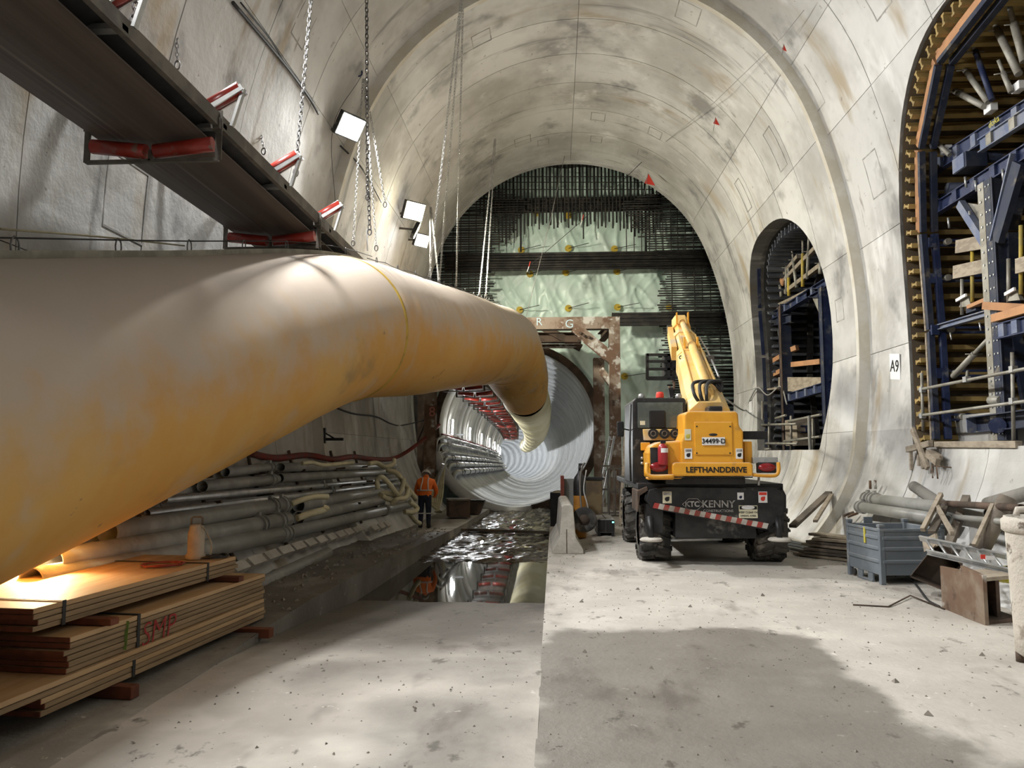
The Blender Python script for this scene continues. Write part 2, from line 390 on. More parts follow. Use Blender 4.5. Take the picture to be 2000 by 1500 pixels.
# ================================================================== THE SETTING
def floor_mat(name, base, c2, dark_boxes, speck=True, wet=.5, dark=.34):
    m = mat(name, base, c2, .9, .35, .68, rough=.88, bump=.35, bscale=16,
            layers=[((.66, .62, .55), .6, .56, .74), ((.31, .28, .245), 1.3, .54, .72, (1, .5, 1)), ((.24, .22, .19), 4.5, .63, .72, (1, .6, 1)), ((.14, .125, .105), 11, .665, .72), ((.70, .66, .60), 8, .66, .72)] if speck else [])
    nt = m.node_tree; N, L = nt.nodes, nt.links; b = N['Principled BSDF']
    geo = N.new('ShaderNodeNewGeometry'); sx = N.new('ShaderNodeSeparateXYZ'); L.new(geo.outputs['Position'], sx.inputs[0])
    ns = N.new('ShaderNodeTexNoise'); ns.inputs['Scale'].default_value = .8; ns.inputs['Detail'].default_value = 5; L.new(geo.outputs['Position'], ns.inputs['Vector'])
    def mth(op, a, c, d=None):
        x = N.new('ShaderNodeMath'); x.operation = op
        for k, v in enumerate((a, c, d)):
            if v is None: continue
            if hasattr(v, 'is_linked'): L.new(v, x.inputs[k])
            else: x.inputs[k].default_value = v
        return x.outputs[0]
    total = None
    for cx, cy_, hx, hy, amp, soft, amt in dark_boxes:
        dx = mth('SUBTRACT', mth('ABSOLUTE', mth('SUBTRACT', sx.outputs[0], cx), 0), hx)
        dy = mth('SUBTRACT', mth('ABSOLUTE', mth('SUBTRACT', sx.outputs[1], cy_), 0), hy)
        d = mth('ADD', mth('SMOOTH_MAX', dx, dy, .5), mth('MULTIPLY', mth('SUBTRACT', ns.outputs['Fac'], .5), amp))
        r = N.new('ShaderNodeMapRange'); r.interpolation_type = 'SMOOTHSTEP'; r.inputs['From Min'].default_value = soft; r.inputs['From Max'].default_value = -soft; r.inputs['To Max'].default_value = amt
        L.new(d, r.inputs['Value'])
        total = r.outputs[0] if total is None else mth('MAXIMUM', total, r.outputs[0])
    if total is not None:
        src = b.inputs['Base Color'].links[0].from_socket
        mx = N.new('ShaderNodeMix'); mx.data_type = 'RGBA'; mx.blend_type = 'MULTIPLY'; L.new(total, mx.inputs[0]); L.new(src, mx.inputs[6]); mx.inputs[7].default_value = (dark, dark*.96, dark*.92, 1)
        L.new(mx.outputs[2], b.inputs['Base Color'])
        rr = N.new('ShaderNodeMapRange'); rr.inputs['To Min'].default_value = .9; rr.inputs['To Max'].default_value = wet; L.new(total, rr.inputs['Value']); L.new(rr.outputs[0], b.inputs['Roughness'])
    return m
m_floor = floor_mat('slab_floor', (.46, .428, .38), (.56, .525, .47), [(1.15, 5.5, 1.4, 2.85, 1.6, .12, .85), (1.8, 3.6, 2.4, 1.25, 1.2, .15, .7), (-.5, 7, .5, 4, 1, .4, .25), (6.2, 5.2, 1.6, 2.2, .8, .2, .5)])  # noise-edged boxes darken the slab colour and lower its roughness
m_ramp = floor_mat('ramp_floor', (.46, .425, .375), (.56, .52, .46), [(-1.5, 10.6, 2.2, 3.2, 1.6, .9, .9), (-1.2, 6.9, .9, .5, 2.2, .4, .5), (-.75, 4.5, .45, 1.6, 1.4, .3, .55)], wet=.62, dark=.22)
m_ledge = floor_mat('muddy_ledge', (.30, .275, .24), (.40, .37, .325), [(-3.4, 13, .9, 6, 2.6, .6, .85)])
m_mud = mat('wet_mud', (.060, .052, .042), (.11, .096, .078), 2.4, rough=.16, rough2=.5, spec=.6, bump=.5, bscale=8, layers=[((.26, .24, .21), 3, .62, .74)])
m_water = mat('puddle_water', (.035, .033, .026), (.05, .046, .035), .5, rough=.025, spec=.55)

JX = -.13                                   # joint between slab and channel
def kerbx(Y): return -2.98 + .035 * max(Y - 7.6, 0) * 1.0
def ledgez(Y):
    if Y < 6: return -.005
    if Y < 9: return -.005 + .105 * (Y - 6) / 3
    if Y < 12: return .10
    return .10 - .18 * min((Y - 12) / 8, 1.1)
def rampz(Y):
    if Y < 6.8: return 0
    if Y < 12: return -.34 * (Y - 6.8) / 5.2 + .05 * math.sin((Y - 6.8) / 5.2 * math.pi) * .6
    return -.34
def nz3(x, y, s, seed=0): return noise.noise(Vector((x*s, y*s, seed)))
WATER = -.27

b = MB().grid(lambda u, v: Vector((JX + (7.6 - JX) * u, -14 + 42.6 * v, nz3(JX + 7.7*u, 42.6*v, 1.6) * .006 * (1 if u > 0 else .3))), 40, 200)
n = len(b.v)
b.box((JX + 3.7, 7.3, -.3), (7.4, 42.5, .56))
o = b.build('floor', m_floor, kind='structure'); tag(o, 'pale concrete slab floor with a dark patch in front', 'floor', kind='structure')
b = MB().grid(lambda u, v: Vector((kerbx(-14 + 26 * v) + (JX + .01 - kerbx(-14 + 26 * v)) * u, -14 + 26 * v, rampz(-14 + 26 * v) + nz3(5*u, 26*v, 1.2, 4) * .012)), 24, 160)
b.box((-1.5, -1, -.6), (3.2, 26, .2))
tag(b.build('floor_ramp', m_ramp), 'muddy concrete ramp running down into the puddle', 'floor', kind='structure')
def chz(x, Y):
    t = min(max((Y - 14.2) / 1.2, 0), 1)
    a = -.345 + .0 * x
    return a + t * (.088 + .06 * nz3(x, Y * .6, 2.2, 2) + .035 * nz3(x, Y, 6, 7)) + (.10 if Y > 26 else 0) * min((Y - 26) / 2, 1)
b = MB().grid(lambda u, v: Vector((kerbx(11.5 + 17.5*v) - .05 + (JX + .06 - kerbx(11.5 + 17.5*v)) * u, 11.5 + 17.5*v, chz(3*u, 11.5 + 17.5*v))), 60, 220)
b.box((-1.3, 20, -.8), (3.0, 17.5, .3))
tag(b.build('floor_channel', m_mud), 'dark wet mud bed of the drainage channel', 'floor', kind='structure')
b = MB().grid(lambda u, v: Vector((kerbx(10.6 + 16*v) - .02 + (JX + .03 - kerbx(10.6 + 16*v)) * u, 10.6 + 16*v, WATER)), 4, 30)
tag(b.build('puddle_water', m_water), 'still brown puddle water lying in the channel', 'puddle', kind='structure')
def wl(Y): return wallx(ledgez(Y), Y, -1) - .1
b = MB().grid(lambda u, v: Vector((wl(-14 + 42*v) + (kerbx(-14 + 42*v) - wl(-14 + 42*v)) * u, -14 + 42*v, ledgez(-14 + 42*v) + (nz3(2*u, 42*v, 2.5, 9) * .02 + nz3(2*u, 42*v, 7, 3) * .012) * (1 if .04 < u < .97 else .2) * min(max((v*42-20)/3, .1), 1))), 30, 260)
for i in range(42):
    Y0, Y1 = -14 + i, -13 + i
    b.add([(kerbx(Y0), Y0, ledgez(Y0)), (kerbx(Y1), Y1, ledgez(Y1)), (kerbx(Y1), Y1, -.7), (kerbx(Y0), Y0, -.7)], [(0, 1, 2, 3)])
tag(b.build('floor_ledge', m_ledge), 'muddy raised ledge along the left wall with a straight kerb face', 'floor', kind='structure')

# ---- lining: backing shells and panels
ZB = [APEX, 10.1, 8.57, 6.1, 3.9, ZK, -.55]
SB = [0] + [s_of_z(z) for z in ZB[1:]]
def slab(s0, s1, y0, y1, side, o0, o1, ns, gap=.010):
    """curved thick panel between profile params, offsets o0 (face) and o1 (back)"""
    ds = gap / 6.0
    s0 += ds * .5; s1 -= ds * .5; y0 += gap; y1 -= gap
    v = []; f = []
    for k in range(ns + 1):
        s = s0 + (s1 - s0) * k / ns
        for off in (o0, o1):
            u, z = prof(s, off)
            for y in (y0, y1): v.append((AX + side * u, y, z))
    for k in range(ns):
        a, c = k*4, k*4+4
        f += [(a, a+1, c+1, c), (a+2, c+2, c+3, a+3), (a, c, c+2, a+2), (a+1, a+3, c+3, c+1)]
    f += [(0, 2, 3, 1), (ns*4, ns*4+1, ns*4+3, ns*4+2)]
    return MB().add(v, f)
OPEN = [dict(Y=21.15, a=3.37, zc=4.65, b=3.40, n=2.5, zs=1.93, bot=.62), dict(Y=11.05, a=3.52, zc=4.7, b=3.92, n=2.2, zs=1.95, bot=.40), dict(Y=.6, a=3.52, zc=4.7, b=3.92, n=2.2, zs=1.95, bot=.40)]
def outline(o, inset=0.0, n=28):
    """(Y, z) loop of a side opening, from the far foot over the crown to the near foot"""
    L = []
    for k in range(7):
        z = o['zs'] + (o['zc'] - o['zs']) * k / 7
        t = (o['zc'] - z) / (o['zc'] - o['zs'])
        L.append((o['a'] - inset - o['bot'] * t * t, z))
    a, c = o['a'] - inset, o['b'] - inset
    up = []
    for k in range(n + 1):
        th = math.pi * k / n
        cs, sn = math.cos(th), math.sin(th)
        up.append((a * math.copysign(abs(cs) ** (2 / o['n']), cs), o['zc'] + c * abs(sn) ** (2 / o['n'])))
    pts = L + up + [(-y, z) for y, z in reversed(L)]
    return [(o['Y'] + y, z) for y, z in pts]
CUT = []
for o in OPEN:
    pts = outline(o, 0, 40)
    cb = MB().prism([(4.5, y, z) for y, z in pts], (6, 0, 0))
    c = bpy.data.objects.new('cutter', cb.mesh('cutter')); COL.objects.link(c); CUT.append(c)
def cut(ob, i):
    md = ob.modifiers.new('cut', 'BOOLEAN'); md.operation = 'DIFFERENCE'; md.solver = 'EXACT'; md.object = CUT[i]
ceil_ = slab(0, SB[1], -14, YE, 1, .30, .5, 12, 0); ceil_ = ceil_.build('ceiling', m_back); tag(ceil_, 'curved concrete crown of the cavern vault', 'vault', kind='structure')
b = slab(0, SB[1], -14, YE, -1, .30, .5, 12, 0); b.build('ceiling_backing', m_back, ceil_)
wl_ = slab(SB[1], 3, -14, YE, -1, .30, .5, 30, 0).build('wall_left', m_back); tag(wl_, 'curved concrete cavern wall behind the duct and pipes', 'wall', kind='structure')
wr_ = slab(SB[1], 3, -14, YE, 1, .30, .5, 30, 0).build('wall_right', m_back); tag(wr_, 'curved concrete cavern wall with two arched openings', 'wall', kind='structure')
todo = [(wr_, 0), (wr_, 1), (wr_, 2)]
for i in (0, 1, 2): cut(wr_, i)
ringsN = [YF - 2.28 * k for k in range(14)][::-1]; ringsN[0] = -14
#
ringsF = [YF, 18.0, 19.65, 21.25, 22.95, 24.7, 26.2, YE]
for rings, off in ((ringsN, STEP), (ringsF, 0)):
    for y0, y1 in zip(rings[:-1], rings[1:]):
        if y1 < -4: y0, y1 = y0, y1
        for bi in range(6):
            for side in (-1, 1):
                par = ceil_ if bi == 0 else (wl_ if side < 0 else wr_)
                dz = rnd(0, .006)
                mb = slab(SB[bi], SB[bi+1], y0, y1, side, off + dz, off + .14 + (.2 if off == 0 else 0), 14 if bi == 0 else (10 if bi == 5 else 4))
                ob = mb.build('lining_panel', m_vault, par)
                if side > 0 and bi > 0:
                    for i, o in enumerate(OPEN):
                        if y1 > o['Y'] - o['a'] and y0 < o['Y'] + o['a'] and ZB[bi+1] < o['zc'] + o['b'] and ZB[bi] > o['zs']:
                            cut(ob, i); todo.append((ob, i))
dg = bpy.context.evaluated_depsgraph_get(); dg.update()
for ob in {id(t[0]): t[0] for t in todo}.values():
    me = bpy.data.meshes.new_from_object(ob.evaluated_get(dg)); ob.modifiers.clear(); ob.data = me
    for p in me.polygons: p.use_smooth = False
for c in CUT: bpy.data.objects.remove(c)
for ob in [x for x in bpy.data.objects if x.name.startswith('lining_panel') and len(x.data.polygons) == 0]: bpy.data.objects.remove(ob)
# lip where the larger near section steps in to the far barrel
def lip(y0, y1, o0, o1, name, m, par):
    mb = MB(); prev = None
    ss = [i * 3 / 70 for i in range(71)]
    pts = [(-1, s) for s in reversed(ss)] + [(1, s) for s in ss[1:]]
    v = []
    for sd, s in pts:
        for off in (o0, o1):
            u, z = prof(s, off)
            for y in (y0, y1): v.append((AX + sd*u, y, z))
    f = []
    for k in range(len(pts)-1):
        a, c = k*4, k*4+4; f += [(a, a+1, c+1, c), (a+2, c+2, c+3, a+3), (a, c, c+2, a+2), (a+1, a+3, c+3, c+1)]
    f += [(0, 2, 3, 1), (len(v)-4, len(v)-3, len(v)-1, len(v)-2)]
    return mb.add(v, f).build(name, m, par)
lip(YF - .03, YF + .12, -.004, STEP + .25, 'arch_lip', m_band, ceil_)
lip(YE - .3, YE - .004, -.012, .4, 'arch_end_rib', m_vault, ceil_)
# ledge band and box-outs pressed into the lining
for (px, py, wd, ht) in [(940, 75, .55, .45), (1020, 275, .6, .5), (1060, 278, .5, .35), (1165, 272, .5, .35), (1170, 228, .55, .4), (1280, 260, .55, .4), (1345, 25, .7, .5), (1515, 290, .55, .9), (1452, 380, .5, .8), (1710, 345, .6, .9), (1590, 180, .5, .8), (1718, 5, .6, .5), (245, 390, .9, 1.0), (1640, 605, .45, .55), (1255, 300, .5, .3), (590, 55, .6, .6)]:
    q = hit(px, py)
    e = .004
    if q.y > YF and q.y < YF + .5: q.y = YF + .6
    side = 1 if q.x > AX else -1
    off = STEP if q.y < YF else 0
    s = s_of_z(min(q.z, APEX - .001)); per = 5.5
    mb = MB(); ds = ht / (per * 2) * (1 if s < 1 else .75); t_ = .022
    for (a0, a1, c0, c1) in ((s-ds, s+ds, q.y-wd/2, q.y-wd/2+t_), (s-ds, s+ds, q.y+wd/2-t_, q.y+wd/2), (s-ds, s-ds+.004, q.y-wd/2, q.y+wd/2), (s+ds-.004, s+ds, q.y-wd/2, q.y+wd/2)):
        g = slab(max(a0, .001), a1, c0, c1, side, off - .003, off + .05, 3, 0); mb.add(g.v, g.f)
    mb.build('box_out_edge', m_edge, ceil_ if q.z > 10.1 else (wr_ if side > 0 else wl_))

# reveals and the dark passages behind the openings
for i, o in enumerate(OPEN):
    pts = outline(o, 0, 40); loop = pts + [pts[0]]
    lin = []
    for (y0, z0), (y1, z1) in zip(loop[:-1], loop[1:]):
        kk = 14 if abs(y1 - y0) > 3 else 2
        lin += [(y0 + (y1 - y0) * k / kk, z0 + (z1 - z0) * k / kk) for k in range(kk)]
    lin.append(lin[0])
    v = []; f = []
    for y, z in lin:
        x0 = wallx(z, y, 1) + .002
        v += [(x0, y, z), (7.05, y, z)]
    for k in range(len(lin)-1): f.append((2*k, 2*k+1, 2*k+3, 2*k+2))
    MB().add(v, f).build('opening_reveal', m_reveal, wr_)
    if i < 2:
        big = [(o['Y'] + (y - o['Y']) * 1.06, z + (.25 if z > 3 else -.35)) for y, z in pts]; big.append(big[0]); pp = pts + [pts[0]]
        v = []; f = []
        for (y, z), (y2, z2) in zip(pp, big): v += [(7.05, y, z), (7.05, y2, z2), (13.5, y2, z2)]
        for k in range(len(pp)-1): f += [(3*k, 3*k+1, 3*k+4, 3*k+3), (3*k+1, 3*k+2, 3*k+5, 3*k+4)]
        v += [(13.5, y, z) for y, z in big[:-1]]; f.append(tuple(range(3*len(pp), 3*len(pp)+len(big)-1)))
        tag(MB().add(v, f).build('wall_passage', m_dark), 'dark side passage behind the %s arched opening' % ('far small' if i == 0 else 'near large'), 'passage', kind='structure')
    else:
        v = [(7.05, y, z) for y, z in pts]
        tag(MB().add(v, [tuple(range(len(v)))]).build('wall_bulkhead', m_dark), 'dark bulkhead closing an opening behind the camera', 'wall', kind='structure')
# wall added to close the cavern behind the camera and bounce light
v = []
ss = [i * 3 / 40 for i in range(41)]
v = [(AX - prof(s, .4)[0], -13.9, prof(s, .4)[1]) for s in reversed(ss)] + [(AX + prof(s, .4)[0], -13.9, prof(s, .4)[1]) for s in ss[1:]]
tag(MB().add(v, [tuple(range(len(v)))]).build('wall_back', m_vault), 'added concrete wall closing the cavern behind the camera', 'wall', kind='structure')

# ---- head wall: membrane, portal ring, tunnel
TC = PY(1010, 835, 28.8); TR = 2.88
YM = 28.7
def memb(u, v):
    x = -6.2 + 13.6 * u; z = -.3 + 13.2 * v
    w_ = nz3(x * 1.0 + .25 * z, z * .28, 1.5, 1) * .10 + (1 - abs(nz3(x * 1.1 + .45 * z, z * .35, 1.9, 5)) * 2.4) ** 3 * .05
    w_ += (1 - abs(nz3(x * .8 - .5 * z, z * .5, 2.6, 8)) * 2.6) ** 3 * .025
    return Vector((x, YM - w_ * 1.7, z))
g = MB(); NU, NV = 260, 240
P = [memb(i/NU, j/NV) for i in range(NU+1) for j in range(NV+1)]
F = []
for i in range(NU):
    for j in range(NV):
        x = -6.2 + 13.6*(i+.5)/NU; z = -.3 + 13.2*(j+.5)/NV
        if math.hypot(x - TC.x, z - TC.z) > TR + .12: F.append((i*(NV+1)+j, (i+1)*(NV+1)+j, (i+1)*(NV+1)+j+1, i*(NV+1)+j+1))
g.add(P, F, True)
endw = g.build('wall_end', m_membrane); tag(endw, 'pale green wrinkled waterproof sheet covering the end wall', 'wall', kind='structure')
b = MB().box((-6.0, 28.9, 5), (.3, 3, 14)); b.box((7.2, 28.9, 5), (.3, 3, 14)); b.box((.6, 29.2, 12.9), (14, 2.6, .3))
b.box((-5.25, 28.2, 2.4), (1.5, .1, 6.4)); b.build('gap_backing', m_dark, endw)  # last box: near-black panel standing in for the shade in the left gap
for (px, py) in [(1018, 488), (1110, 485), (1200, 486), (1035, 535), (1105, 532), (1205, 530), (1015, 605), (1110, 602), (1206, 600), (1307, 600), (1220, 735), (1045, 418), (1110, 421)]:
    q = PY(px, py, YM - .16)
    d = MB().cyl(q, q + Vector((0, .03, 0)), .13, 16).build('anchor_disc', m_disc, endw)
    a = rnd(-.2, .3)
    MB().cyl(q, q + Vector((.75, -.5, .05 + a*.2)), .012, 6).build('anchor_rod', m_rebar, d)
# portal collar
b = MB(); N_ = 72; v = []
for k in range(N_):
    a = 2*math.pi*k/N_; ca, sa = math.cos(a), math.sin(a)
    for r, y in ((TR + .02, YM - .25), (TR + .30, YM - .25), (TR + .30, YM + .2), (TR + .02, YM + .2)): v.append((TC.x + r*ca, y, TC.z + r*sa))
f = []
for k in range(N_):
    j = (k+1) % N_
    for q in range(4): f.append((k*4+q, k*4+(q+1) % 4, j*4+(q+1) % 4, j*4+q))
collar = b.add(v, f).build('portal_collar', m_rustd, endw)

TRAD, TSLOPE = 850.0, .016
def tcx(Y): s = max(Y - 29, 0); return TC.x - s*s/(2*TRAD)
def tcz(Y): return TC.z - TSLOPE * max(Y - 29, 0)
def tpt(Y, a, r): return Vector((tcx(Y) + r*math.cos(a), Y, tcz(Y) + r*math.sin(a)))
tun = None
Yt = YM - .2; RW = 1.7
b = MB()
def ring(y0, y1, r, n=64):
    mb = MB(); v = []; f = []
    st = [(y0, r + .03), (y0 + .02, r), (y1 - .02, r), (y1, r + .03)]
    for y, rr in st: v += [tpt(y, 2*math.pi*k/n, rr) for k in range(n)]
    for q in range(3):
        for k in range(n): f.append((q*n+k, q*n+(k+1) % n, (q+1)*n+(k+1) % n, (q+1)*n+k))
    return mb.add(v, f, True)
for k in range(26):
    mb = ring(Yt + RW*k, Yt + RW*(k+1), TR)
    if tun is None:
        tun = MB().add([tpt(Yt + 3.2*i, 2*math.pi*j/48, TR + .05) for i in range(60) for j in range(48)], [(i*48+j, i*48+(j+1) % 48, (i+1)*48+(j+1) % 48, (i+1)*48+j) for i in range(59) for j in range(48)], True).build('wall_tunnel', m_segment)
        tag(tun, 'bored round running tunnel lined with white concrete rings', 'tunnel', kind='structure')
    mb.build('segment_ring', m_segment, tun)
# lip of invert concrete in front of the portal
b = MB(); v = []
for k in range(25):
    a = math.pi * (1.10 + .46 * k / 24)
    for r, y in ((TR, YM - .3), (TR, YM - 1.3), (TR + .35, YM - 1.3), (TR + .35, YM - .3)): v.append((TC.x + r*math.cos(a), y, TC.z + r*math.sin(a)))
f = []
for k in range(24):
    for q in range(4): f.append((k*4+q, k*4+(q+1) % 4, k*4+4+(q+1) % 4, k*4+4+q))
b.add(v, f, True).build('invert_lip', m_segment, tun)
# ================================================================== LAMPS
def lamp(name, label, p, aim, watts, colour, size=.5, warm=False, group='floodlights on the left wall', arm=None, spread=152):
    p = Vector(p); d = (Vector(aim) - p).normalized()
    t = thing(name, label, 'floodlight', p, group)
    up = Vector((0, 0, 1)); r = d.cross(up).normalized(); u = r.cross(d)
    M = Matrix((r, d, u)).transposed()
    hb = MB().box(p - d*.08, (size, .12, size*.8), m=M).build('housing', m_black, t, bevel=.01)
    MB().box(p - d*.012, (size*.9, .012, size*.7), m=M).build('lens', m_lensw if warm else m_lens, t)
    MB().beam(p - d*.1, p - d*.1 + (Vector(arm) - p) if arm else p - d*.45, .05, .05).build('bracket', m_convey, t)
    ld = bpy.data.lights.new('floodlight_bulb', 'AREA'); ld.shape = 'RECTANGLE'; ld.size = size*.9; ld.size_y = size*.7; ld.energy = watts; ld.color = colour; ld.spread = math.radians(spread)
    lo = bpy.data.objects.new('floodlight_bulb', ld); COL.objects.link(lo); lo.parent = t; lo.location = d*.02
    lo.rotation_euler = (-d).to_track_quat('Z', 'Y').to_euler()
    return t
L1 = hit(645, 258); L2 = hit(780, 420); L3 = hit(797, 470)
lamp('floodlight', 'brightest floodlight high on the left wall, above the conveyor end', L1 + Vector((.5, -.2, 0)), L1 + Vector((6, -4, -5)), FLOOD_W, COOL, .62, arm=L1)
lamp('floodlight', 'yellowish floodlight on the left wall just beyond the hanging chains', L2 + Vector((.5, -.3, 0)), L2 + Vector((5, -5, -3)), FLOOD_W*.35, WARMISH, .66, True, arm=L2)
lamp('floodlight', 'added slim floodlight beside the yellowish one, brightening the green sheet', L2 + Vector((.45, .45, -.35)), L2 + Vector((6, 2, -3)), FLOOD_W*1.15, WARMISH, .5, True, arm=L2 + Vector((0, .45, -.3)))  # extra lamp, added to brighten the end wall
lamp('floodlight', 'white floodlight low on the left wall, right under the yellowish one', L3 + Vector((.5, -.3, -.1)), L3 + Vector((4, -3.5, -2.5)), FLOOD_W*.5, COOL, .5, arm=L3)
for Y, k in ((9.2, 1.15), (3.0, .75), (-3.2, .3)):
    q = Vector((wallx(8.6, Y, -1), Y, 8.6))
    lamp('floodlight', 'floodlight on the left wall nearer than the picture shows, %s towards the camera' % {9.2: 'first', 3.0: 'second', -3.2: 'third'}[Y], q + Vector((.5, 0, 0)), q + Vector((7, 0, -6.5)), FLOOD_W*k, COOL, .62, arm=q)
q = Vector((wallx(1.0, 6.85, -1), 6.85, 1.0))
lamp('work_light', 'warm work light low on the left wall beyond the timber stack', q + Vector((.2, 0, 0)), (-3.9, 4.6, .6), 55, WARM, .24, True, group='work lights', arm=q)
# tunnel luminaires
for k in range(17):
    Y = 31.0 + 6.6 * k * (1 + .03*k)
    a = math.pi * .985
    p = tpt(Y, a, TR - .12); n = (Vector((tcx(Y), Y, tcz(Y))) - p).normalized()
    t = thing('tunnel_light', ('%s white batten light on the tunnel wall above the pipes, counted from the tunnel mouth' % ['first', 'second', 'third', 'fourth', 'fifth', 'sixth', 'seventh', 'eighth'][k] if k < 8 else 'far batten light lost in the glare where the tunnel bends'), 'light', p, 'batten lights along the tunnel')
    e0, e1 = tpt(Y - .0, a - .11, TR - .12), tpt(Y, a + .11, TR - .12)
    MB().beam(e0 - n*.05, e1 - n*.05, .14, .07, up=n).build('housing', m_galv, t)
    MB().beam(e0 + n*.02, e1 + n*.02, .12, .05, up=n).build('diffuser', m_lens, t)
    ld = bpy.data.lights.new('batten_tube', 'AREA'); ld.shape = 'RECTANGLE'; ld.size = .6; ld.size_y = .15; ld.energy = 110 if k < 6 else 190; ld.color = (.93, .97, 1)
    lo = bpy.data.objects.new('batten_tube', ld); COL.objects.link(lo); lo.parent = t; lo.location = n*.07; lo.rotation_euler = (-(n + Vector((0, -.15, -.1)))).to_track_quat('Z', 'Y').to_euler()
# ================================================================== VENTILATION DUCT
DN = [(-4.90, 1.0, .95), (-4.69, 3.18, 1.47), (-4.14, 7.65, 2.65), (-3.59, 12.13, 3.83), (-2.95, 15.28, 4.21), (-2.48, 18.61, 4.63), (-2.08, 21.81, 4.99), (-1.62, 24.45, 5.22), (-1.22, 26.35, 4.50), (-1.05, 27.6, 3.92)]
DRD = [1.2, 1.2, 1.2, 1.2, 1.2, 1.2, 1.2, 1.2, 1.02, .80]
DC = catmull(DN, 16)
DRR = []
for i in range(len(DRD)-1): DRR += [DRD[i] + (DRD[i+1]-DRD[i])*k/16 for k in range(16)]
DRR.append(DRD[-1])
def skin_tube(C, Rr, n, wob):
    mb = MB(); vs = []; m = len(C)
    for i in range(m):
        t = (C[min(i+1, m-1)] - C[max(i-1, 0)]).normalized()
        x = t.cross(Vector((0, 0, 1))).normalized(); y = x.cross(t)
        for k in range(n):
            a = 2*math.pi*k/n
            vs.append(C[i] + (x*math.cos(a) + y*math.sin(a)) * (Rr[i] * (1 + wob(i, a))))
    fs = [(i*n+k, i*n+(k+1) % n, (i+1)*n+(k+1) % n, (i+1)*n+k) for i in range(m-1) for k in range(n)]
    return mb.add(vs, fs, True)
def jd(i0, i1):   # finer stations
    C = []; Rr = []
    for i in range(i0, i1):
        for q in range(3): C.append(DC[i].lerp(DC[i+1], q/3)); Rr.append(DRR[i] + (DRR[i+1]-DRR[i])*q/3)
    C.append(DC[i1]); Rr.append(DRR[i1]); return C, Rr
duct = thing('ventilation_duct', 'huge yellow-beige fabric ventilation duct slung across the left side', 'ventilation duct', DN[1])
IJ = 49
def w1(i, a): return .006*noise.noise(Vector((i*.09, math.cos(a)*1.5, math.sin(a)*1.5))) + .010*noise.noise(Vector((i*.03, math.cos(a)*.8+4, math.sin(a)*.8)))
def w2(i, a):
    c = max(math.sin(a), 0)
    return .008*noise.noise(Vector((i*.12, math.cos(a)*2, math.sin(a)*2))) + .010*c*noise.noise(Vector((i*.45, math.cos(a)*3, 7))) + .006*noise.noise(Vector((i*.5+3, a*1.2, 2)))
C, Rr = jd(0, IJ); sec1 = skin_tube(C, Rr, 64, w1).build('duct_section', m_duct, duct)
C, Rr = jd(IJ, len(DC)-1); Rr[0] *= .975; Rr[1] *= .985; Rr[2] *= .993
skin_tube(C, Rr, 64, w2).build('duct_section', m_duct, duct)
def band(i, w_, e, m, nm):
    t = (DC[i+1]-DC[i-1]).normalized(); C = [DC[i]-t*w_/2, DC[i]-t*w_/4, DC[i]+t*w_/4, DC[i]+t*w_/2]
    return skin_tube(C, [DRR[i]*.985, DRR[i]+e, DRR[i]+e, DRR[i]*.985], 64, lambda i, a: 0).build(nm, m, duct)
band(IJ, .16, .012, m_seam, 'seam_band')
band(20, .07, .004, m_duct, 'seam_band'); band(88, .09, .01, m_duct, 'seam_band'); band(112, .12, .012, m_duct, 'seam_band')
# suspension strip with hooks and the carrying wire
def dtop(i, e=0): return DC[i] + Vector((0, 0, 1)).cross(Vector((0, 0, 0))) + Vector((0, 0, DRR[i] / max(math.cos(math.atan2((DC[min(i+1, len(DC)-1)]-DC[max(i-1, 0)]).z, (DC[min(i+1, len(DC)-1)]-DC[max(i-1, 0)]).xy.length)), .5) + e))
st = MB()
for i in range(10, 54):
    st.beam(dtop(i, .005), dtop(i+1, .005), .03, .12)
st.build('suspension_strip', m_strip, duct)
MB().tube([dtop(i, .17 + .0*i) for i in range(10, 56, 3)], .008, 5).build('carrying_wire', m_cable, duct)
MB().tube([dtop(i, .12) + Vector((0, 0, .02*math.sin(i))) for i in range(54, 112, 2)], .008, 5).build('carrying_wire', m_cable, duct)
for i in list(range(22, 54, 4)) + list(range(56, 110, 5)):
    p = dtop(i, .10)
    MB().tube([p + Vector((0, .05*math.cos(a), .085*math.sin(a))) for a in [math.pi*2*k/10 for k in range(10)]], .008, 5, closed=True).build('carabiner', m_chaind, duct)
# smaller ribbed duct inside the tunnel
tp = []; tr = []
for k in range(150):
    Y = 27.5 + k*.16*(1 + k*.012)
    s = min((Y-27.5)/4, 1)
    base = Vector((tcx(Y) + .42, Y, tcz(Y) + .98))
    p = Vector((-1.05, Y, 3.92)).lerp(base, s*s*(3-2*s)) if Y < 31.5 else base
    tp.append(p); tr.append(.80 + .055*math.sin(Y*2*math.pi/1.15))
b = skin_tube(tp, tr, 40, lambda i, a: .01*noise.noise(Vector((i*.3, a, 1)))); b.build('tunnel_duct', m_duct2, duct)

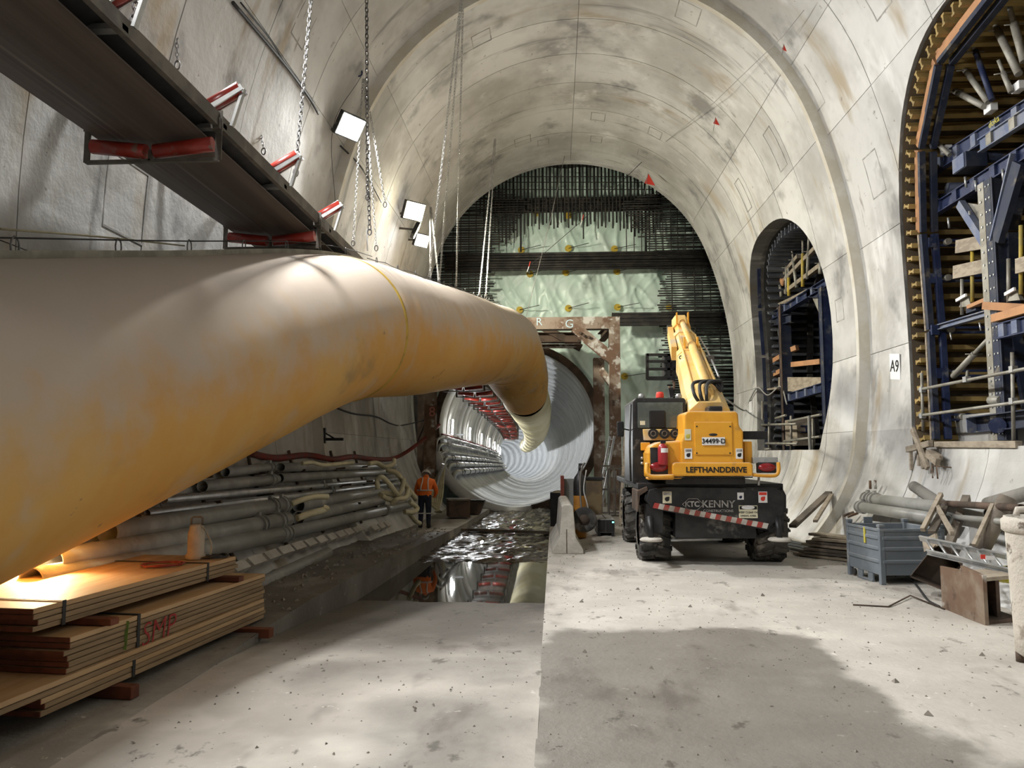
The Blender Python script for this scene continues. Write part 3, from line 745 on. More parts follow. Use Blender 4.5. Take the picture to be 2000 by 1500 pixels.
# ================================================================== CONVEYOR
def conv(Y):
    if Y <= 14: return Vector((-4.27, Y, 5.39))
    if Y <= 28: 
        P = [(14, -4.27, 5.39), (20, -4.35, 4.95), (24, -3.72, 4.62), (28, -3.02, 4.42)]
    else:
        return Vector((tcx(Y) - 1.62, Y, tcz(Y) + 1.62))
    for (a, x0, z0), (c, x1, z1) in zip(P[:-1], P[1:]):
        if Y <= c:
            t = (Y-a)/(c-a); return Vector((x0+(x1-x0)*t, Y, z0+(z1-z0)*t))
CV = thing('belt_conveyor', 'overhead belt conveyor with red rollers running into the tunnel', 'conveyor', conv(8))
HWD = .725
Ys = [1.5 + .5*k for k in range(56)] + [29.5 + 1.0*k for k in range(60)]
st = [conv(Y) for Y in Ys]
def strip(dx, dz, poly, name, m):
    mb = MB()
    n = len(poly); vs = []
    for p in st: vs += [p + Vector((dx + a, 0, dz + c)) for a, c in poly]
    fs = [(i*n+k, i*n+(k+1) % n, (i+1)*n+(k+1) % n, (i+1)*n+k) for i in range(len(st)-1) for k in range(n)]
    return mb.add(vs, fs).build(name, m, CV)
for sd in (-1, 1):
    strip(sd*HWD, 0, [(0, -.075), (-sd*.06, -.075), (-sd*.06, -.062), (-sd*.012, -.062), (-sd*.012, .062), (-sd*.06, .062), (-sd*.06, .075), (0, .075)], 'stringer', m_convey)
# carry belt: troughed
tr_ = [(-.62, .02), (-.40, -.09), (-.2, -.13), (.2, -.13), (.40, -.09), (.62, .02)]
strip(0, .06, tr_ + [(a, c+.02) for a, c in reversed(tr_)], 'carry_belt', m_belt)
rb = [(-.60, .06), (-.3, .02), (0, 0), (.3, .02), (.60, .06)]
strip(-.04, -.225, rb + [(a, c+.016) for a, c in reversed(rb)], 'return_belt', m_belt_r)
def carry_idler(Y):
    c = conv(Y); par = CV
    fr = MB()
    fr.beam(c + Vector((-HWD, 0, -.02)), c + Vector((HWD, 0, -.02)), .09, .05)
    for sd in (-1, 1):
        a, e = c + Vector((sd*.30, 0, .02)), c + Vector((sd*.92, 0, .40))
        fr.beam(a + Vector((0, .06, 0)), e + Vector((0, .06, 0)), .02, .07); fr.beam(a - Vector((0, .06, 0)), e - Vector((0, .06, 0)), .02, .07)
        fr.beam(c + Vector((sd*.92, 0, .40)), c + Vector((sd*.80, 0, -.02)), .06, .03)
    f = fr.build('idler_frame', m_galv, par)
    MB().cyl(c + Vector((-.22, 0, .08)), c + Vector((.22, 0, .08)), .065, 14).build('roller', m_red, f)
    for sd in (-1, 1): MB().cyl(c + Vector((sd*.34, 0, .10)), c + Vector((sd*.88, 0, .41)), .075, 14).build('roller', m_red, f)
def return_idler(Y, far=False):
    c = conv(Y); fr = MB()
    for sd in (-1, 1):
        fr.beam(c + Vector((sd*(HWD-.005), 0, .10)), c + Vector((sd*(HWD-.005), 0, -.44)), .012, .07, up=(1, 0, 0))
        fr.box(c + Vector((sd*(HWD-.03), 0, -.05)), (.10, .09, .12))
    fr.beam(c + Vector((-HWD, 0, -.44)), c + Vector((HWD, 0, -.44)), .05, .035)
    fr.box(c + Vector((-.02, 0, -.38)), (.03, .05, .12))
    f = fr.build('return_frame', m_convey, CV)
    for sd in (-1, 1):
        r = MB().cyl(c + Vector((sd*.05 - .02, 0, -.335)), c + Vector((sd*.66, 0, -.265)), .078, 16); r.build('roller', m_red, f)
def ystr(px, py): return PX(px, py, -4.27 + HWD).y
for Y in (ystr(-60, -270), ystr(245, 55), ystr(440, 238), ystr(558, 352), ystr(645, 440)): carry_idler(Y)
for Y in (4.3, 7.72, 11.2): return_idler(Y)
for k in range(24): return_idler(27.0 + 2.2*k)

# ================================================================== CHAINS
def chain(name, label, p0, p1, m, pitch=.062, r=.0075, group='hoist and hanger chains', ends=True):
    p0, p1 = Vector(p0), Vector(p1); d = p1 - p0; n = max(int(d.length/pitch), 2); t = d.normalized()
    x = t.orthogonal().normalized(); y = t.cross(x); mb = MB(); L = d.length/n
    hl, hw_ = L*.66, L*.34
    for k in range(n):
        c = p0 + t*(L*(k+.5)); s_ = x if k % 2 else y
        pts = []
        for a in range(8):
            th = 2*math.pi*(a+.5)/8
            pts.append(c + t*(hl*math.copysign(abs(math.cos(th))**.7, math.cos(th))) + s_*(hw_*math.copysign(abs(math.sin(th))**.8, math.sin(th))))
        mb.tube(pts, r, 4, closed=True)
    th_ = thing(name, label, 'chain', p1, group)
    mb.build('links', m, th_)
    h = MB().tube([p1 + Vector((.035*math.cos(a), 0, -.05 + .06*math.sin(a))) for a in [math.pi*2*k/10 for k in range(10)]], .012, 6, closed=True); h.build('hook', m_chaind, th_)
    return th_
def dt(px, py):      # point on top of the duct nearest to a pixel column
    best = None
    for i in range(40, 118):
        q = dtop(i, .14); v = q - CC; x = 1000 + FPX*v.dot(CR)/v.dot(CF)
        if best is None or abs(x-px) < best[0]: best = (abs(x-px), q)
    return best[1]
e = dt(850, 550)
chain('chain', 'leftmost of three long silver chains fanning down from the vault crown', PY(901, -10, 15.4), PY(838, 540, e.y), m_chain)
e = dt(870, 550); chain('chain', 'middle of three long silver chains fanning down from the vault crown', PY(903, -10, 15.5), PY(858, 552, e.y), m_chain)
e = dt(892, 560); chain('chain', 'rightmost of three long silver chains fanning down from the vault crown', PY(905, -10, 15.6), PY(891, 562, e.y), m_chain)
e = dt(940, 575); chain('chain', 'short left chain of the pair near the dark rebar edge', hit(966, 272, -.05), PY(936, 575, e.y), m_chain)
chain('chain', 'yellow-tinged right chain of the pair near the dark rebar edge', hit(968, 272, -.05), PY(949, 577, e.y + .1), m_chain)
e = dt(842, 545); chain('chain', 'short left chain hanging beside the low white floodlight', hit(840, 405, -.05), PY(841, 546, e.y), m_chain)
chain('chain', 'short right chain hanging beside the low white floodlight', hit(842, 405, -.05), PY(857, 548, e.y), m_chain)
chain('chain', 'dark vertical chain reaching the far end of the conveyor', PY(716, -10, 13.6), PY(718, 380, 13.6), m_chaind, .085, .011)
chain('chain', 'bunched lower loop of the dark vertical chain', PY(720, 375, 13.55), PY(722, 448, 13.55), m_chaind, .08, .012)
MB_ = MB().tube([PY(717, 448, 13.6), PY(717, 470, 13.6), PY(718, 490, 13.6)], .014, 6)
tag(MB_.build('turnbuckle', m_galv), 'thin turnbuckle under the dark vertical chain', 'turnbuckle')
chain('chain', 'pale chain falling left from the blue shackle', PY(709, 155, 15.5), PY(690, 470, 15.5), m_chain)
chain('chain', 'pale chain falling straight from the blue shackle', PY(711, 155, 15.4), PY(735, 480, 15.4), m_chain)
chain('chain', 'pale chain falling right towards the yellowish floodlight', PY(712, 155, 15.6), PY(752, 395, 15.6), m_chain)
chain('chain', 'grey chain holding the conveyor edge at its second red roller', PY(608, -10, 10.5), PY(578, 330, 10.5), m_chaind, .07, .009)
chain('chain', 'fine grey chain crossing the wall left of the bright floodlight', PY(452, -10, 12.5), PY(515, 290, 12.5), m_chaind, .06, .006)
chain('chain', 'fine chain behind the conveyor at the top edge of the picture', PY(340, -10, 9.5), PY(347, 120, 9.5), m_chaind, .06, .006)
chain('chain', 'hanger chain over the nearest red idler at the top left', PY(268, -10, 6.2), PY(258, 45, 6.2), m_chaind, .06, .009)
tag(MB().tube([PY(702, 142, 15.5) + Vector((.06*math.cos(a), 0, .08*math.sin(a))) for a in [math.pi*2*k/10 for k in range(10)]], .018, 6, closed=True).build('shackle', m_blue), 'blue lifting shackle under the vault above the pale chains', 'shackle')

# cables along the left vault
def wire(name, label, pts, r, m, cat='cable', group='cables and wires', smooth=True, n=6):
    P = [Vector(p) for p in pts]
    return tag(MB().tube(catmull(P, 6) if smooth and len(P) > 2 else P, r, n).build(name, m), label, cat, group)
wire('cable', 'thick black cable bundle running up the left vault to the bright floodlight', [hit(455, 5, -.06), hit(510, 70, -.06), hit(560, 130, -.06), hit(600, 185, -.06), hit(622, 222, -.06)], .03, m_cable)
wire('cable', 'thin cable beside the black bundle on the left vault', [hit(470, 5, -.05), hit(530, 80, -.05), hit(570, 145, -.05), hit(615, 200, -.05)], .014, m_cable)
wire('cable', 'black cable between the bright floodlight and the yellowish one', [hit(665, 285, -.05), hit(700, 320, -.05), hit(720, 350, -.05), hit(745, 395, -.05)], .02, m_cable)
wire('guy_wire', 'thin slack wire fanning from the left vault above the conveyor', [hit(705, 150, -.05), hit(650, 250, -.05), hit(655, 400, -.05)], .006, m_cable)
wire('guy_wire', 'long taut wire from the vault crown down to the steel gantry', [PY(1106, 290, 26.8), PY(1075, 430, 26.2), PY(1026, 625, 25.7)], .010, m_cableg, smooth=False)
wire('guy_wire', 'taut wire rising right across the rebar to the red flag', [PY(1030, 523, 25.9), PY(1138, 430, 25.9), PY(1265, 305, 25.9)], .010, m_cable, smooth=False)
wire('guy_wire', 'wire strung along the right vault between the three red flags', [PY(1265, 305, 25.9), hit(1395, 200, -.4), hit(1530, 70, -.3), hit(1570, 20, -.2)], .007, m_cableg, smooth=False)
for (px, py, Y, lb) in [(1137, 430, 25.85, 'upper small red and white tape tag on the wire'), (1033, 521, 25.85, 'lower small red and white tape tag on the wire')]:
    p = PY(px, py, Y); t = thing('marker_tape', lb, 'tape', p, 'tape tags')
    MB().beam(p + Vector((.05, 0, .18)), p, .07, .02).build('red_half', m_flag, t); MB().beam(p, p + Vector((-.06, 0, -.18)), .07, .02).build('white_half', m_white, t)
for (px, py, off, lb) in [(1270, 350, 25.9, 'red pennant flag nearest the dark rebar'), (1400, 236, 19.5, 'small red pennant flag halfway up the right vault'), (1533, 92, 15.4, 'tiny red pennant flag at the top near the arch lip')]:
    p = PY(px, py, off); s_ = {25.9: .28, 19.5: .13, 15.4: .085}[off]
    t = thing('pennant_flag', lb, 'flag', p + Vector((0, 0, -s_)), 'red pennants')
    MB().prism([p + Vector((-s_*.7, 0, -s_*.5)), p + Vector((s_*.6, .05, -s_*.75)), p + Vector((-s_*.2, 0, s_*.7))], (0, .012, 0)).build('cloth', m_flag, t)
    MB().cyl(p + Vector((-s_*.25, 0, s_*.75)), p + Vector((-s_*.75, 0, -s_*2)), .008, 5).build('stick', m_cableg, t)
wire('rope', 'thin yellow rope sloping along the left wall above the duct', [hit(0, 447, -.15), hit(200, 463, -.15), hit(360, 480, -.15)], .012, m_hose, 'rope')

# ================================================================== PIPES ON THE LEFT WALL
def pipe_run(name, label, pts, r, m, flanges=(), group='service pipes along the left wall', open_end=True, fl_m=None):
    P = [Vector(p) for p in pts]
    t = thing(name, label, 'pipe', P[0], group)
    mb = MB()
    for a, c in zip(P[:-1], P[1:]): mb.pipe(a, c, r, max(r*.12, .006), 16)
    mb.build('tube', m, t)
    for f in flanges:
        L = [(c-a).length for a, c in zip(P[:-1], P[1:])]; s = f*sum(L); i = 0
        while s > L[i] and i < len(L)-1: s -= L[i]; i += 1
        d = (P[i+1]-P[i]).normalized(); q = P[i] + d*s
        fl = MB()
        for e_ in (-.07, .07): fl.cyl(q + d*(e_-.018), q + d*(e_+.018), r*1.28, 14)
        fl.cyl(q - d*.06, q + d*.06, r*1.12, 12); fl.box(q + Vector((0, 0, r*1.3)), (.05, .09, .06))
        fl.build('coupling', fl_m or m_pipe, t)
    return t
def LW(z, Y, e): return Vector((wallx(z, Y, -1) + e, Y, z))
def PZX(px, py, e):   # on the left wall, standing off by e
    return hit(px, py, -e)
rows = [ # name, label, (near px), (far px), radius, flange fractions
 ('service_pipe', 'topmost grey pipe left of the open ends, half hidden by the duct', (440, 922), (530, 913), .075, (.95,)),
 ('service_pipe', 'second grey pipe left of the open ends with a bolted coupling', (395, 950), (540, 936), .085, (.9,)),
 ('service_pipe', 'open-ended pipe, upper of the two open ends by the red hose', (548, 913), (770, 911), .085, ()),
 ('service_pipe', 'open-ended pipe, lower of the two open ends by the red hose', (546, 934), (770, 921), .085, ()),
 ('service_pipe', 'slim pipe running the whole rack below the open ends', (320, 976), (780, 935), .055, (.47, .72)),
 ('service_pipe', 'slim pipe fourth from the bottom of the rack', (285, 1004), (790, 943), .06, (.5,)),
 ('service_pipe', 'thick pipe with a red stencil mark and double coupling', (210, 1040), (560, 985), .12, (.86, .95)),
 ('service_pipe', 'thick pipe beyond the red stencilled one with a yellow hose end', (583, 988), (742, 960), .12, ()),
 ('service_pipe', 'thick lower pipe behind the timber stack with a bolted coupling', (100, 1098), (560, 1015), .125, (.80, .93)),
 ('service_pipe', 'thick lower pipe with a yellow hose stuffed in its open end', (582, 1012), (745, 976), .12, ()),
 ('service_pipe', 'lowest racked pipe rising from behind the timber pump', (60, 1135), (545, 1045), .12, ()),
 ('service_pipe', 'lowest racked pipe continuing beyond its clamp to the hoses', (548, 1044), (800, 985), .11, (.02, .70)),
]
for nm, lb, a, c, r, fl in rows:
    far = PZX(*c, r + .10); near = PZX(*a, r + .10)
    if near.y < 5.0: near.y = max(near.y, 3)
    pipe_run(nm, lb, [near, far], r, m_pipe if r > .07 else m_pipes, fl)
q0, q1 = PZ(490, 1150, .10), PZ(640, 1080, .12)
pipe_run('loose_pipe', 'loose pale pipe lying on the muddy ledge beside the timber', [q0, q1], .10, m_pipe, (), 'loose pipes')
text('stencil', 'DANGER', .07, PZX(513, 995, .24), m_txtred, bpy.data.objects['service_pipe.006'], xdir=(.12, 1, 0), ydir=(-.3, 0, 1))
# rack brackets
for Y in (8.5, 10.5, 12.5, 14.5, 16.5, 18.5):
    p = [LW(z, Y, .06) for z in (.35, .7, 1.1, 1.5, 1.9)]
    t = thing('pipe_rack', 'steel strap rack behind the left wall pipes, %s from the timber stack' % {8.5: 'first', 10.5: 'second', 12.5: 'third', 14.5: 'fourth', 16.5: 'fifth', 18.5: 'last'}[Y], 'rack', p[0], 'pipe rack straps')
    MB().tube(p, .03, 4).build('strap', m_rustd, t)
    for z in (.75, 1.15, 1.5): MB().beam(LW(z, Y, .02), LW(z, Y, .30) + Vector((0, 0, .03)), .04, .04).build('arm', m_rustd, t)
# edge blocks along the foot of the wall
src = MB().box((0, 0, 0), (.14, .46, .10)).build('edge_block', m_barrier)
eb = thing('block_edging', 'row of short pale blocks along the foot of the left wall', 'edging', LW(.1, 9, .2))
COL.objects.unlink(src); 
for k in range(17):
    Y = 8.4 + k*.58; z = ledgez(Y) + .10
    p = LW(z + .1, Y, .16) - wloc(eb); inst(src, 'edge_block', eb, p, rot=(.0, .75 + rnd(-.06, .06), rnd(-.05, .05)))
wire('hose', 'long red hose sagging along the left wall above the pipes', [hit(490, 886, -.06), hit(540, 895, -.08), hit(600, 889, -.06), hit(650, 897, -.08), hit(690, 892, -.06), hit(730, 897, -.08), hit(772, 894, -.08), PY(815, 868, 24.5), PY(858, 830, 27)], .06, m_redhose, 'hose', 'hoses', n=8)
wire('cable', 'black cable looping along the left wall below the duct', [hit(640, 790, -.03), hit(690, 808, -.05), hit(735, 814, -.03), hit(765, 828, -.05), hit(790, 830, -.03), PY(850, 815, 27.5)], .022, m_cable)
t = thing('wall_bracket', 'small black steel bracket bolted to the left wall', 'bracket', hit(640, 862, 0))
a, c, e = hit(634, 836, -.03), hit(634, 866, -.03), hit(634, 858, -.03)
MB().beam(a, c, .06, .05, up=(1, 0, 0)).build('plate', m_black, t); MB().beam(e, e + Vector((.42, -.05, .0)), .05, .06).build('arm', m_black, t); MB().beam(a.lerp(c, .3), e + Vector((.25, -.03, 0)), .03, .03).build('brace', m_black, t)
# yellow hoses
def hz(label, px, r=.05, m=m_hose):
    return wire('hose', label, [PY(x, y, Y) for x, y, Y in px], r, m, 'hose', 'hoses', n=8)
hz('pale hose looping over the upper pipe near the worker', [(720, 906, 15.6), (735, 904, 15.8), (752, 912, 15.8), (768, 906, 15.9), (770, 898, 16)])
hz('pale hose crossing down from the upper pipes to the worker', [(755, 918, 15.6), (775, 924, 15.6), (790, 945, 15.8), (812, 975, 16.5)])
hz('pale hose standing in a tall loop left of the worker', [(738, 955, 15.2), (737, 938, 15.2), (746, 932, 15.2), (760, 945, 15.3), (775, 965, 15.4)])
hz('pale hose with an upright open end left of the worker', [(788, 934, 15.6), (786, 950, 15.6), (778, 965, 15.5), (750, 963, 15.4), (742, 966, 15.3)])
hz('pale hose lying across the lower pipes towards the worker', [(745, 968, 15.2), (762, 976, 15.4), (780, 972, 15.6), (795, 970, 15.8), (803, 958, 15.9)])
hz('pale hose bent in a hook beside the worker', [(765, 985, 15.4), (775, 975, 15.4), (792, 972, 15.6), (797, 955, 15.8)])
hz('pale hose curling low at the worker', [(790, 1000, 15.6), (808, 1000, 15.8), (815, 992, 16.2), (800, 980, 16)])
hz('short pale hose end lying on the muddy ledge', [(800, 1003, 16.0), (812, 1018, 16.4), (820, 1022, 16.6)])
hz('pale hose end stuffed in the open thick pipe', [(570, 984, 11.5), (590, 976, 11.6), (615, 970, 11.8), (640, 970, 12)], .045)
hz('pale hose end stuffed in the lower open pipe', [(580, 1012, 11.0), (610, 1002, 11.2), (634, 995, 11.4), (638, 990, 11.4)], .05)
hz('pale hose wavy on top of the upper open pipe', [(590, 905, 13), (610, 903, 13.2), (630, 908, 13.5), (660, 906, 14), (690, 903, 14.6)], .035)
for k in range(7):
    x = 862 - k*4
    hz('vertical pale hose in the bundle right of the worker, number %s from the post' % ['one', 'two', 'three', 'four', 'five', 'six', 'seven'][k], [(868, 905, 25.2), (866 - k*2.5, 935, 25.1), (x + 2, 965, 24.6), (858 - k*3, 990 - k, 24.0), (850 + k*2, 1000, 23.6)], .035)
hz('steel-grey hose leaning from the post beside the worker', [(866, 906, 25.0), (856, 935, 25), (850, 965, 24.8)], .06, m_pipes)
# ================================================================== TIMBER STACK
DIRT = Vector((.10, 1, 0)).normalized(); SIDE = Vector((DIRT.y, -DIRT.x, 0))
def bundle(label, px, Ynear, length, width, z0, layers, th, end_jit=.03):
    """boards stacked from z0; px = X of the right face at Y=Ynear"""
    base = Vector((px, Ynear, z0))
    t = thing('timber_bundle', label, 'timber', base + DIRT*length/2 - SIDE*width/2, 'strapped timber bundles')
    z = z0
    for k in range(layers):
        off = rnd(-end_jit, end_jit); sj = rnd(-.006, .006)
        c = base + DIRT*(length/2 + off) - SIDE*(width/2 + sj); c.z = z + th/2
        M = Matrix((SIDE, DIRT, Vector((0, 0, 1)))).transposed()
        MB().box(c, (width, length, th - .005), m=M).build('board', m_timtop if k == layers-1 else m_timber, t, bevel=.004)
        e = c - DIRT*(length/2 + .003)
        MB().box(e, (width - .002, .008, th - .008), m=M).build('sealed_end', m_endred, t)
        z += th
    return t, base, z
def strap(t, base, f, length, z0, z1, width):
    q = base + DIRT*length*f
    p = [q + SIDE*.006 + Vector((0, 0, z0-base.z-.003)), q + SIDE*.006 + Vector((0, 0, z1-base.z+.004)), q - SIDE*(width+.006) + Vector((0, 0, z1-base.z+.004))]
    mb = MB()
    mb.box((p[0]+p[1])/2, (.004, .035, (p[1]-p[0]).length), m=Matrix((SIDE, DIRT, Vector((0, 0, 1)))).transposed())
    mb.box((p[1]+p[2])/2, ((p[2]-p[1]).length, .035, .004), m=Matrix((SIDE, DIRT, Vector((0, 0, 1)))).transposed())
    mb.build('strap', m_cable, t)
W_ = 1.15
a1, b1, zt1 = bundle('lowest strapped bundle of boards on the ledge, nearest the floor', -3.42, 5.12, 3.15, W_, .095, 3, .042)
strap(a1, b1, .30, 3.15, .095, zt1, W_)
a2, b2, zt2 = bundle('long overhanging pair of boards sticking out of the stack to the left', -3.50, 4.3, 3.95, W_, zt1, 2, .042)
a3, b3, zt3 = bundle('thick strapped bundle sprayed with red letters', -3.42, 5.35, 2.92, W_, zt2, 6, .042)
strap(a3, b3, .27, 2.92, zt2, zt3, W_)
text('red_letters', 'SMP', .27, b3 + DIRT*1.05 + SIDE*.012 + Vector((0, 0, .07)), m_txtred, a3, xdir=DIRT, ydir=(0, 0, 1), ext=.001, bold=-.004, shear=.15)
g = MB().beam(b3 + DIRT*.62 + SIDE*.009 + Vector((0, 0, .02)), b3 + DIRT*.64 + SIDE*.009 + Vector((0, 0, .235)), .03, .002, up=DIRT); g.build('green_spray_mark', mat('green_spray', (.22, .34, .08)), a3)
zu = zt3 + .055
a4, b4, zt4 = bundle('top bundle of clean planed boards lit warm, carrying the pump', -3.60, 5.25, 2.75, W_, zu, 4, .042, .05)
strap(a4, b4, .10, 2.75, zu, zt4, W_); strap(a4, b4, .80, 2.75, zu, zt4, W_)
def bearer(label, f, z0, z1, base, m=m_endred, ext=.06):
    c = base + DIRT*f - SIDE*(W_/2 - ext/2); c.z = (z0+z1)/2
    tag(MB().box(c, (W_ + ext, .10, z1-z0-.004), m=Matrix((SIDE, DIRT, Vector((0, 0, 1)))).transposed()).build('bearer', m, bevel=.006), label, 'bearer', 'timber bearers')
def ground(q): return ledgez(q.y)
bearer('near reddish bearer on the floor under the timber stack', .75, -.003, .095, b1, ext=.16)
bearer('far reddish bearer on the floor under the timber stack', 2.7, .0, .095, b1, ext=.30)
bearer('near bearer between the lettered bundle and the top bundle', .42, zt3, zu, b3, m_endred)
bearer('far bearer between the lettered bundle and the top bundle', 2.4, zt3, zu, b3, m_endred, .02)
# pump on the stack
pp = b4 + DIRT*2.45 - SIDE*.28; pp.z = zt4
pu = thing('submersible_pump', 'dusty cream submersible pump standing on the timber stack', 'pump', pp)
MB().lathe(pp, [(0, 0), (.085, 0), (.095, .01), (.095, .05), (.082, .06), (.082, .27), (.070, .29), (.070, .33), (.05, .35), (0, .35)], 20).build('body', mat('pump_cream', (.50, .42, .32), (.40, .34, .26), 5, rough=.7), pu)
MB().tube([pp + Vector((-.055, 0, .34)), pp + Vector((-.055, 0, .41)), pp + Vector((-.03, 0, .425)), pp + Vector((.04, 0, .425)), pp + Vector((.06, 0, .41)), pp + Vector((.06, 0, .34))], .011, 6).build('handle', m_convey, pu)
MB().tube(catmull([pp + Vector((.02, -.02, .35)), pp + Vector((.10, -.03, .30)), pp + Vector((.16, 0, .15)), pp + Vector((.15, 0, .01))], 5), .009, 6).build('cable', m_strip, pu)
def coil(label, c, r, n, m, h=.03, th=.007):
    pts = []
    for k in range(n*10):
        a = 2*math.pi*k/10; rr = r*(.7 + .3*noise.noise(Vector((k*.21, 3, c.x)))); pts.append(c + Vector((rr*math.cos(a)*1.2 + .06*noise.noise(Vector((k*.13, 9, 1))), rr*math.sin(a)*1.3, .01 + h*abs(noise.noise(Vector((k*.3, 1, 5)))))))
    return tag(MB().tube(pts, th, 5).build('cable_coil', m, None), label, 'cable', 'loose cables')
coil('tangled black cable coiled at the foot of the pump', pp + Vector((.13, .10, .0)), .16, 5, m_cable, .06)
coil('tangled red cord lying on the lit timber', pp + Vector((-.12, -.45, 0)), .20, 5, mat('red_cord', (.32, .06, .045)), .03, .006)

# ================================================================== WORKER
def person():
    q = PZ(829, 1029, ledgez(20.0)); q = Vector((PY(829, 1028, 19.9).x, 19.9, ledgez(19.9)))
    t = thing('person', 'worker in orange hi-vis shirt and navy trousers bending over with head down', 'person', q)
    H = 1.0
    J = {'pel': (0, 0, .80), 'wai': (0, .03, .93), 'che': (0, .14, 1.13), 'nek': (0, .27, 1.27), 'hed': (-.03, .36, 1.31), 'top': (-.04, .41, 1.36),
         'lh': (-.095, 0, .76), 'lk': (-.10, .05, .43), 'la': (-.105, -.01, .09), 'lt': (-.12, .12, .04), 'rh': (.095, 0, .76), 'rk': (.10, .03, .43), 'ra': (.105, -.03, .09), 'rt': (.13, .10, .04),
         'ls': (-.19, .17, 1.18), 'le': (-.27, .20, .93), 'lw': (-.20, .40, .80), 'lf': (-.18, .47, .78), 'rs': (.19, .17, 1.18), 're': (.28, .19, .93), 'rw': (.20, .40, .80), 'rf': (.18, .47, .78)}
    Rr = {'pel': .155, 'wai': .150, 'che': .165, 'nek': .07, 'hed': .085, 'top': .07, 'lh': .10, 'lk': .075, 'la': .058, 'lt': .045, 'rh': .10, 'rk': .075, 'ra': .058, 'rt': .045, 'ls': .085, 'le': .058, 'lw': .036, 'lf': .035, 'rs': .085, 're': .058, 'rw': .036, 'rf': .035}
    E_ = [('pel', 'wai'), ('wai', 'che'), ('che', 'nek'), ('nek', 'hed'), ('hed', 'top'), ('pel', 'lh'), ('lh', 'lk'), ('lk', 'la'), ('la', 'lt'), ('pel', 'rh'), ('rh', 'rk'), ('rk', 'ra'), ('ra', 'rt'), ('che', 'ls'), ('ls', 'le'), ('le', 'lw'), ('lw', 'lf'), ('che', 'rs'), ('rs', 're'), ('re', 'rw'), ('rw', 'rf')]
    for sd, w_, f_ in ((-1, 'lw', 'lf'), (1, 'rw', 'rf')):
        for k in range(5):
            n1, n2 = f_ + 'a%d' % k, f_ + 'b%d' % k
            if k < 4: J[n1] = (sd*(.205 - .022*k), .52, .785 - .004*k); J[n2] = (sd*(.195 - .022*k), .565 - .01*abs(k-1.5), .745)
            else: J[n1] = (sd*.125, .48, .785); J[n2] = (sd*.115, .525, .765)
            Rr[n1] = Rr[n2] = .010; E_ += [(f_, n1), (n1, n2)]
    names = list(J); ix = {k: i for i, k in enumerate(names)}
    me = bpy.data.meshes.new('body'); me.from_pydata([J[k] for k in names], [(ix[a], ix[c]) for a, c in E_], []); 
    ob = bpy.data.objects.new('body', me); COL.objects.link(ob)
    sk = ob.modifiers.new('skin', 'SKIN'); sk.use_smooth_shade = True
    for i, k in enumerate(names): me.skin_vertices[0].data[i].radius = (Rr[k]*(1.25 if k in ('pel', 'wai', 'che') else 1), Rr[k]*(.8 if k in ('pel', 'wai', 'che') else 1))
    me.skin_vertices[0].data[ix['pel']].use_root = True
    sb = ob.modifiers.new('sub', 'SUBSURF'); sb.levels = 2; sb.render_levels = 2
    dgx = bpy.context.evaluated_depsgraph_get(); dgx.update()
    m2 = bpy.data.meshes.new_from_object(ob.evaluated_get(dgx)); bpy.data.objects.remove(ob)
    ob = bpy.data.objects.new('body', m2); COL.objects.link(ob); ob.parent = t
    m2.materials.clear()
    for m in (m_skin, m_orangevis, m_navy, m_black): m2.materials.append(m)
    for p in m2.polygons:
        c = p.center; p.use_smooth = True
        if c.y > .43 and c.z < .86 or (c.y > .30 and c.z > 1.26): k = 0
        elif c.z < .13: k = 3
        elif c.z > .84 or (c.y > .12 and c.z > .72 and abs(c.x) > .14): k = 1
        else: k = 2
        p.material_index = k
    hc = q + Vector((-.04, .40, 1.36)); M = Matrix.Rotation(-.75, 3, 'X')
    MB().lathe(hc - M @ Vector((0, 0, .0)), [(.135, -.02), (.125, 0), (.115, .05), (.09, .10), (.05, .125), (0, .13)], 18, M=M).build('hard_hat', mat('pale_helmet', (.50, .50, .48), rough=.5), t)
    def bandm(z, rx, ry, cy_, name='reflective_band', dz=0): MB().tube([q + Vector((rx*math.cos(a), cy_ + ry*math.sin(a), z + dz*math.sin(a))) for a in [2*math.pi*k/20 for k in range(20)]], .018, 6, closed=True).build(name, m_silver, t)
    bandm(.97, .200, .135, .05); 
    for sd in (-1, 1):
        MB().tube([q + Vector(v) for v in ((sd*.10, -.09, .97), (sd*.09, -.04, 1.09), (sd*.07, .04, 1.20), (sd*.08, .14, 1.285))], .017, 5).build('reflective_band', m_silver, t)
        bandm(.36, .083, .083, .03, 'trouser_band') if False else MB().tube([q + Vector((sd*.10 + .082*math.cos(a), .035 + .082*math.sin(a), .38)) for a in [2*math.pi*k/16 for k in range(16)]], .016, 5, closed=True).build('trouser_band', m_silver, t)
        MB().tube([q + Vector((sd*.105, -.05, .045)), q + Vector((sd*.108, .03, .055)), q + Vector((sd*.115, .13, .04))], [.052, .060, .045], 8).build('boot', m_black, t)
    return t
person()

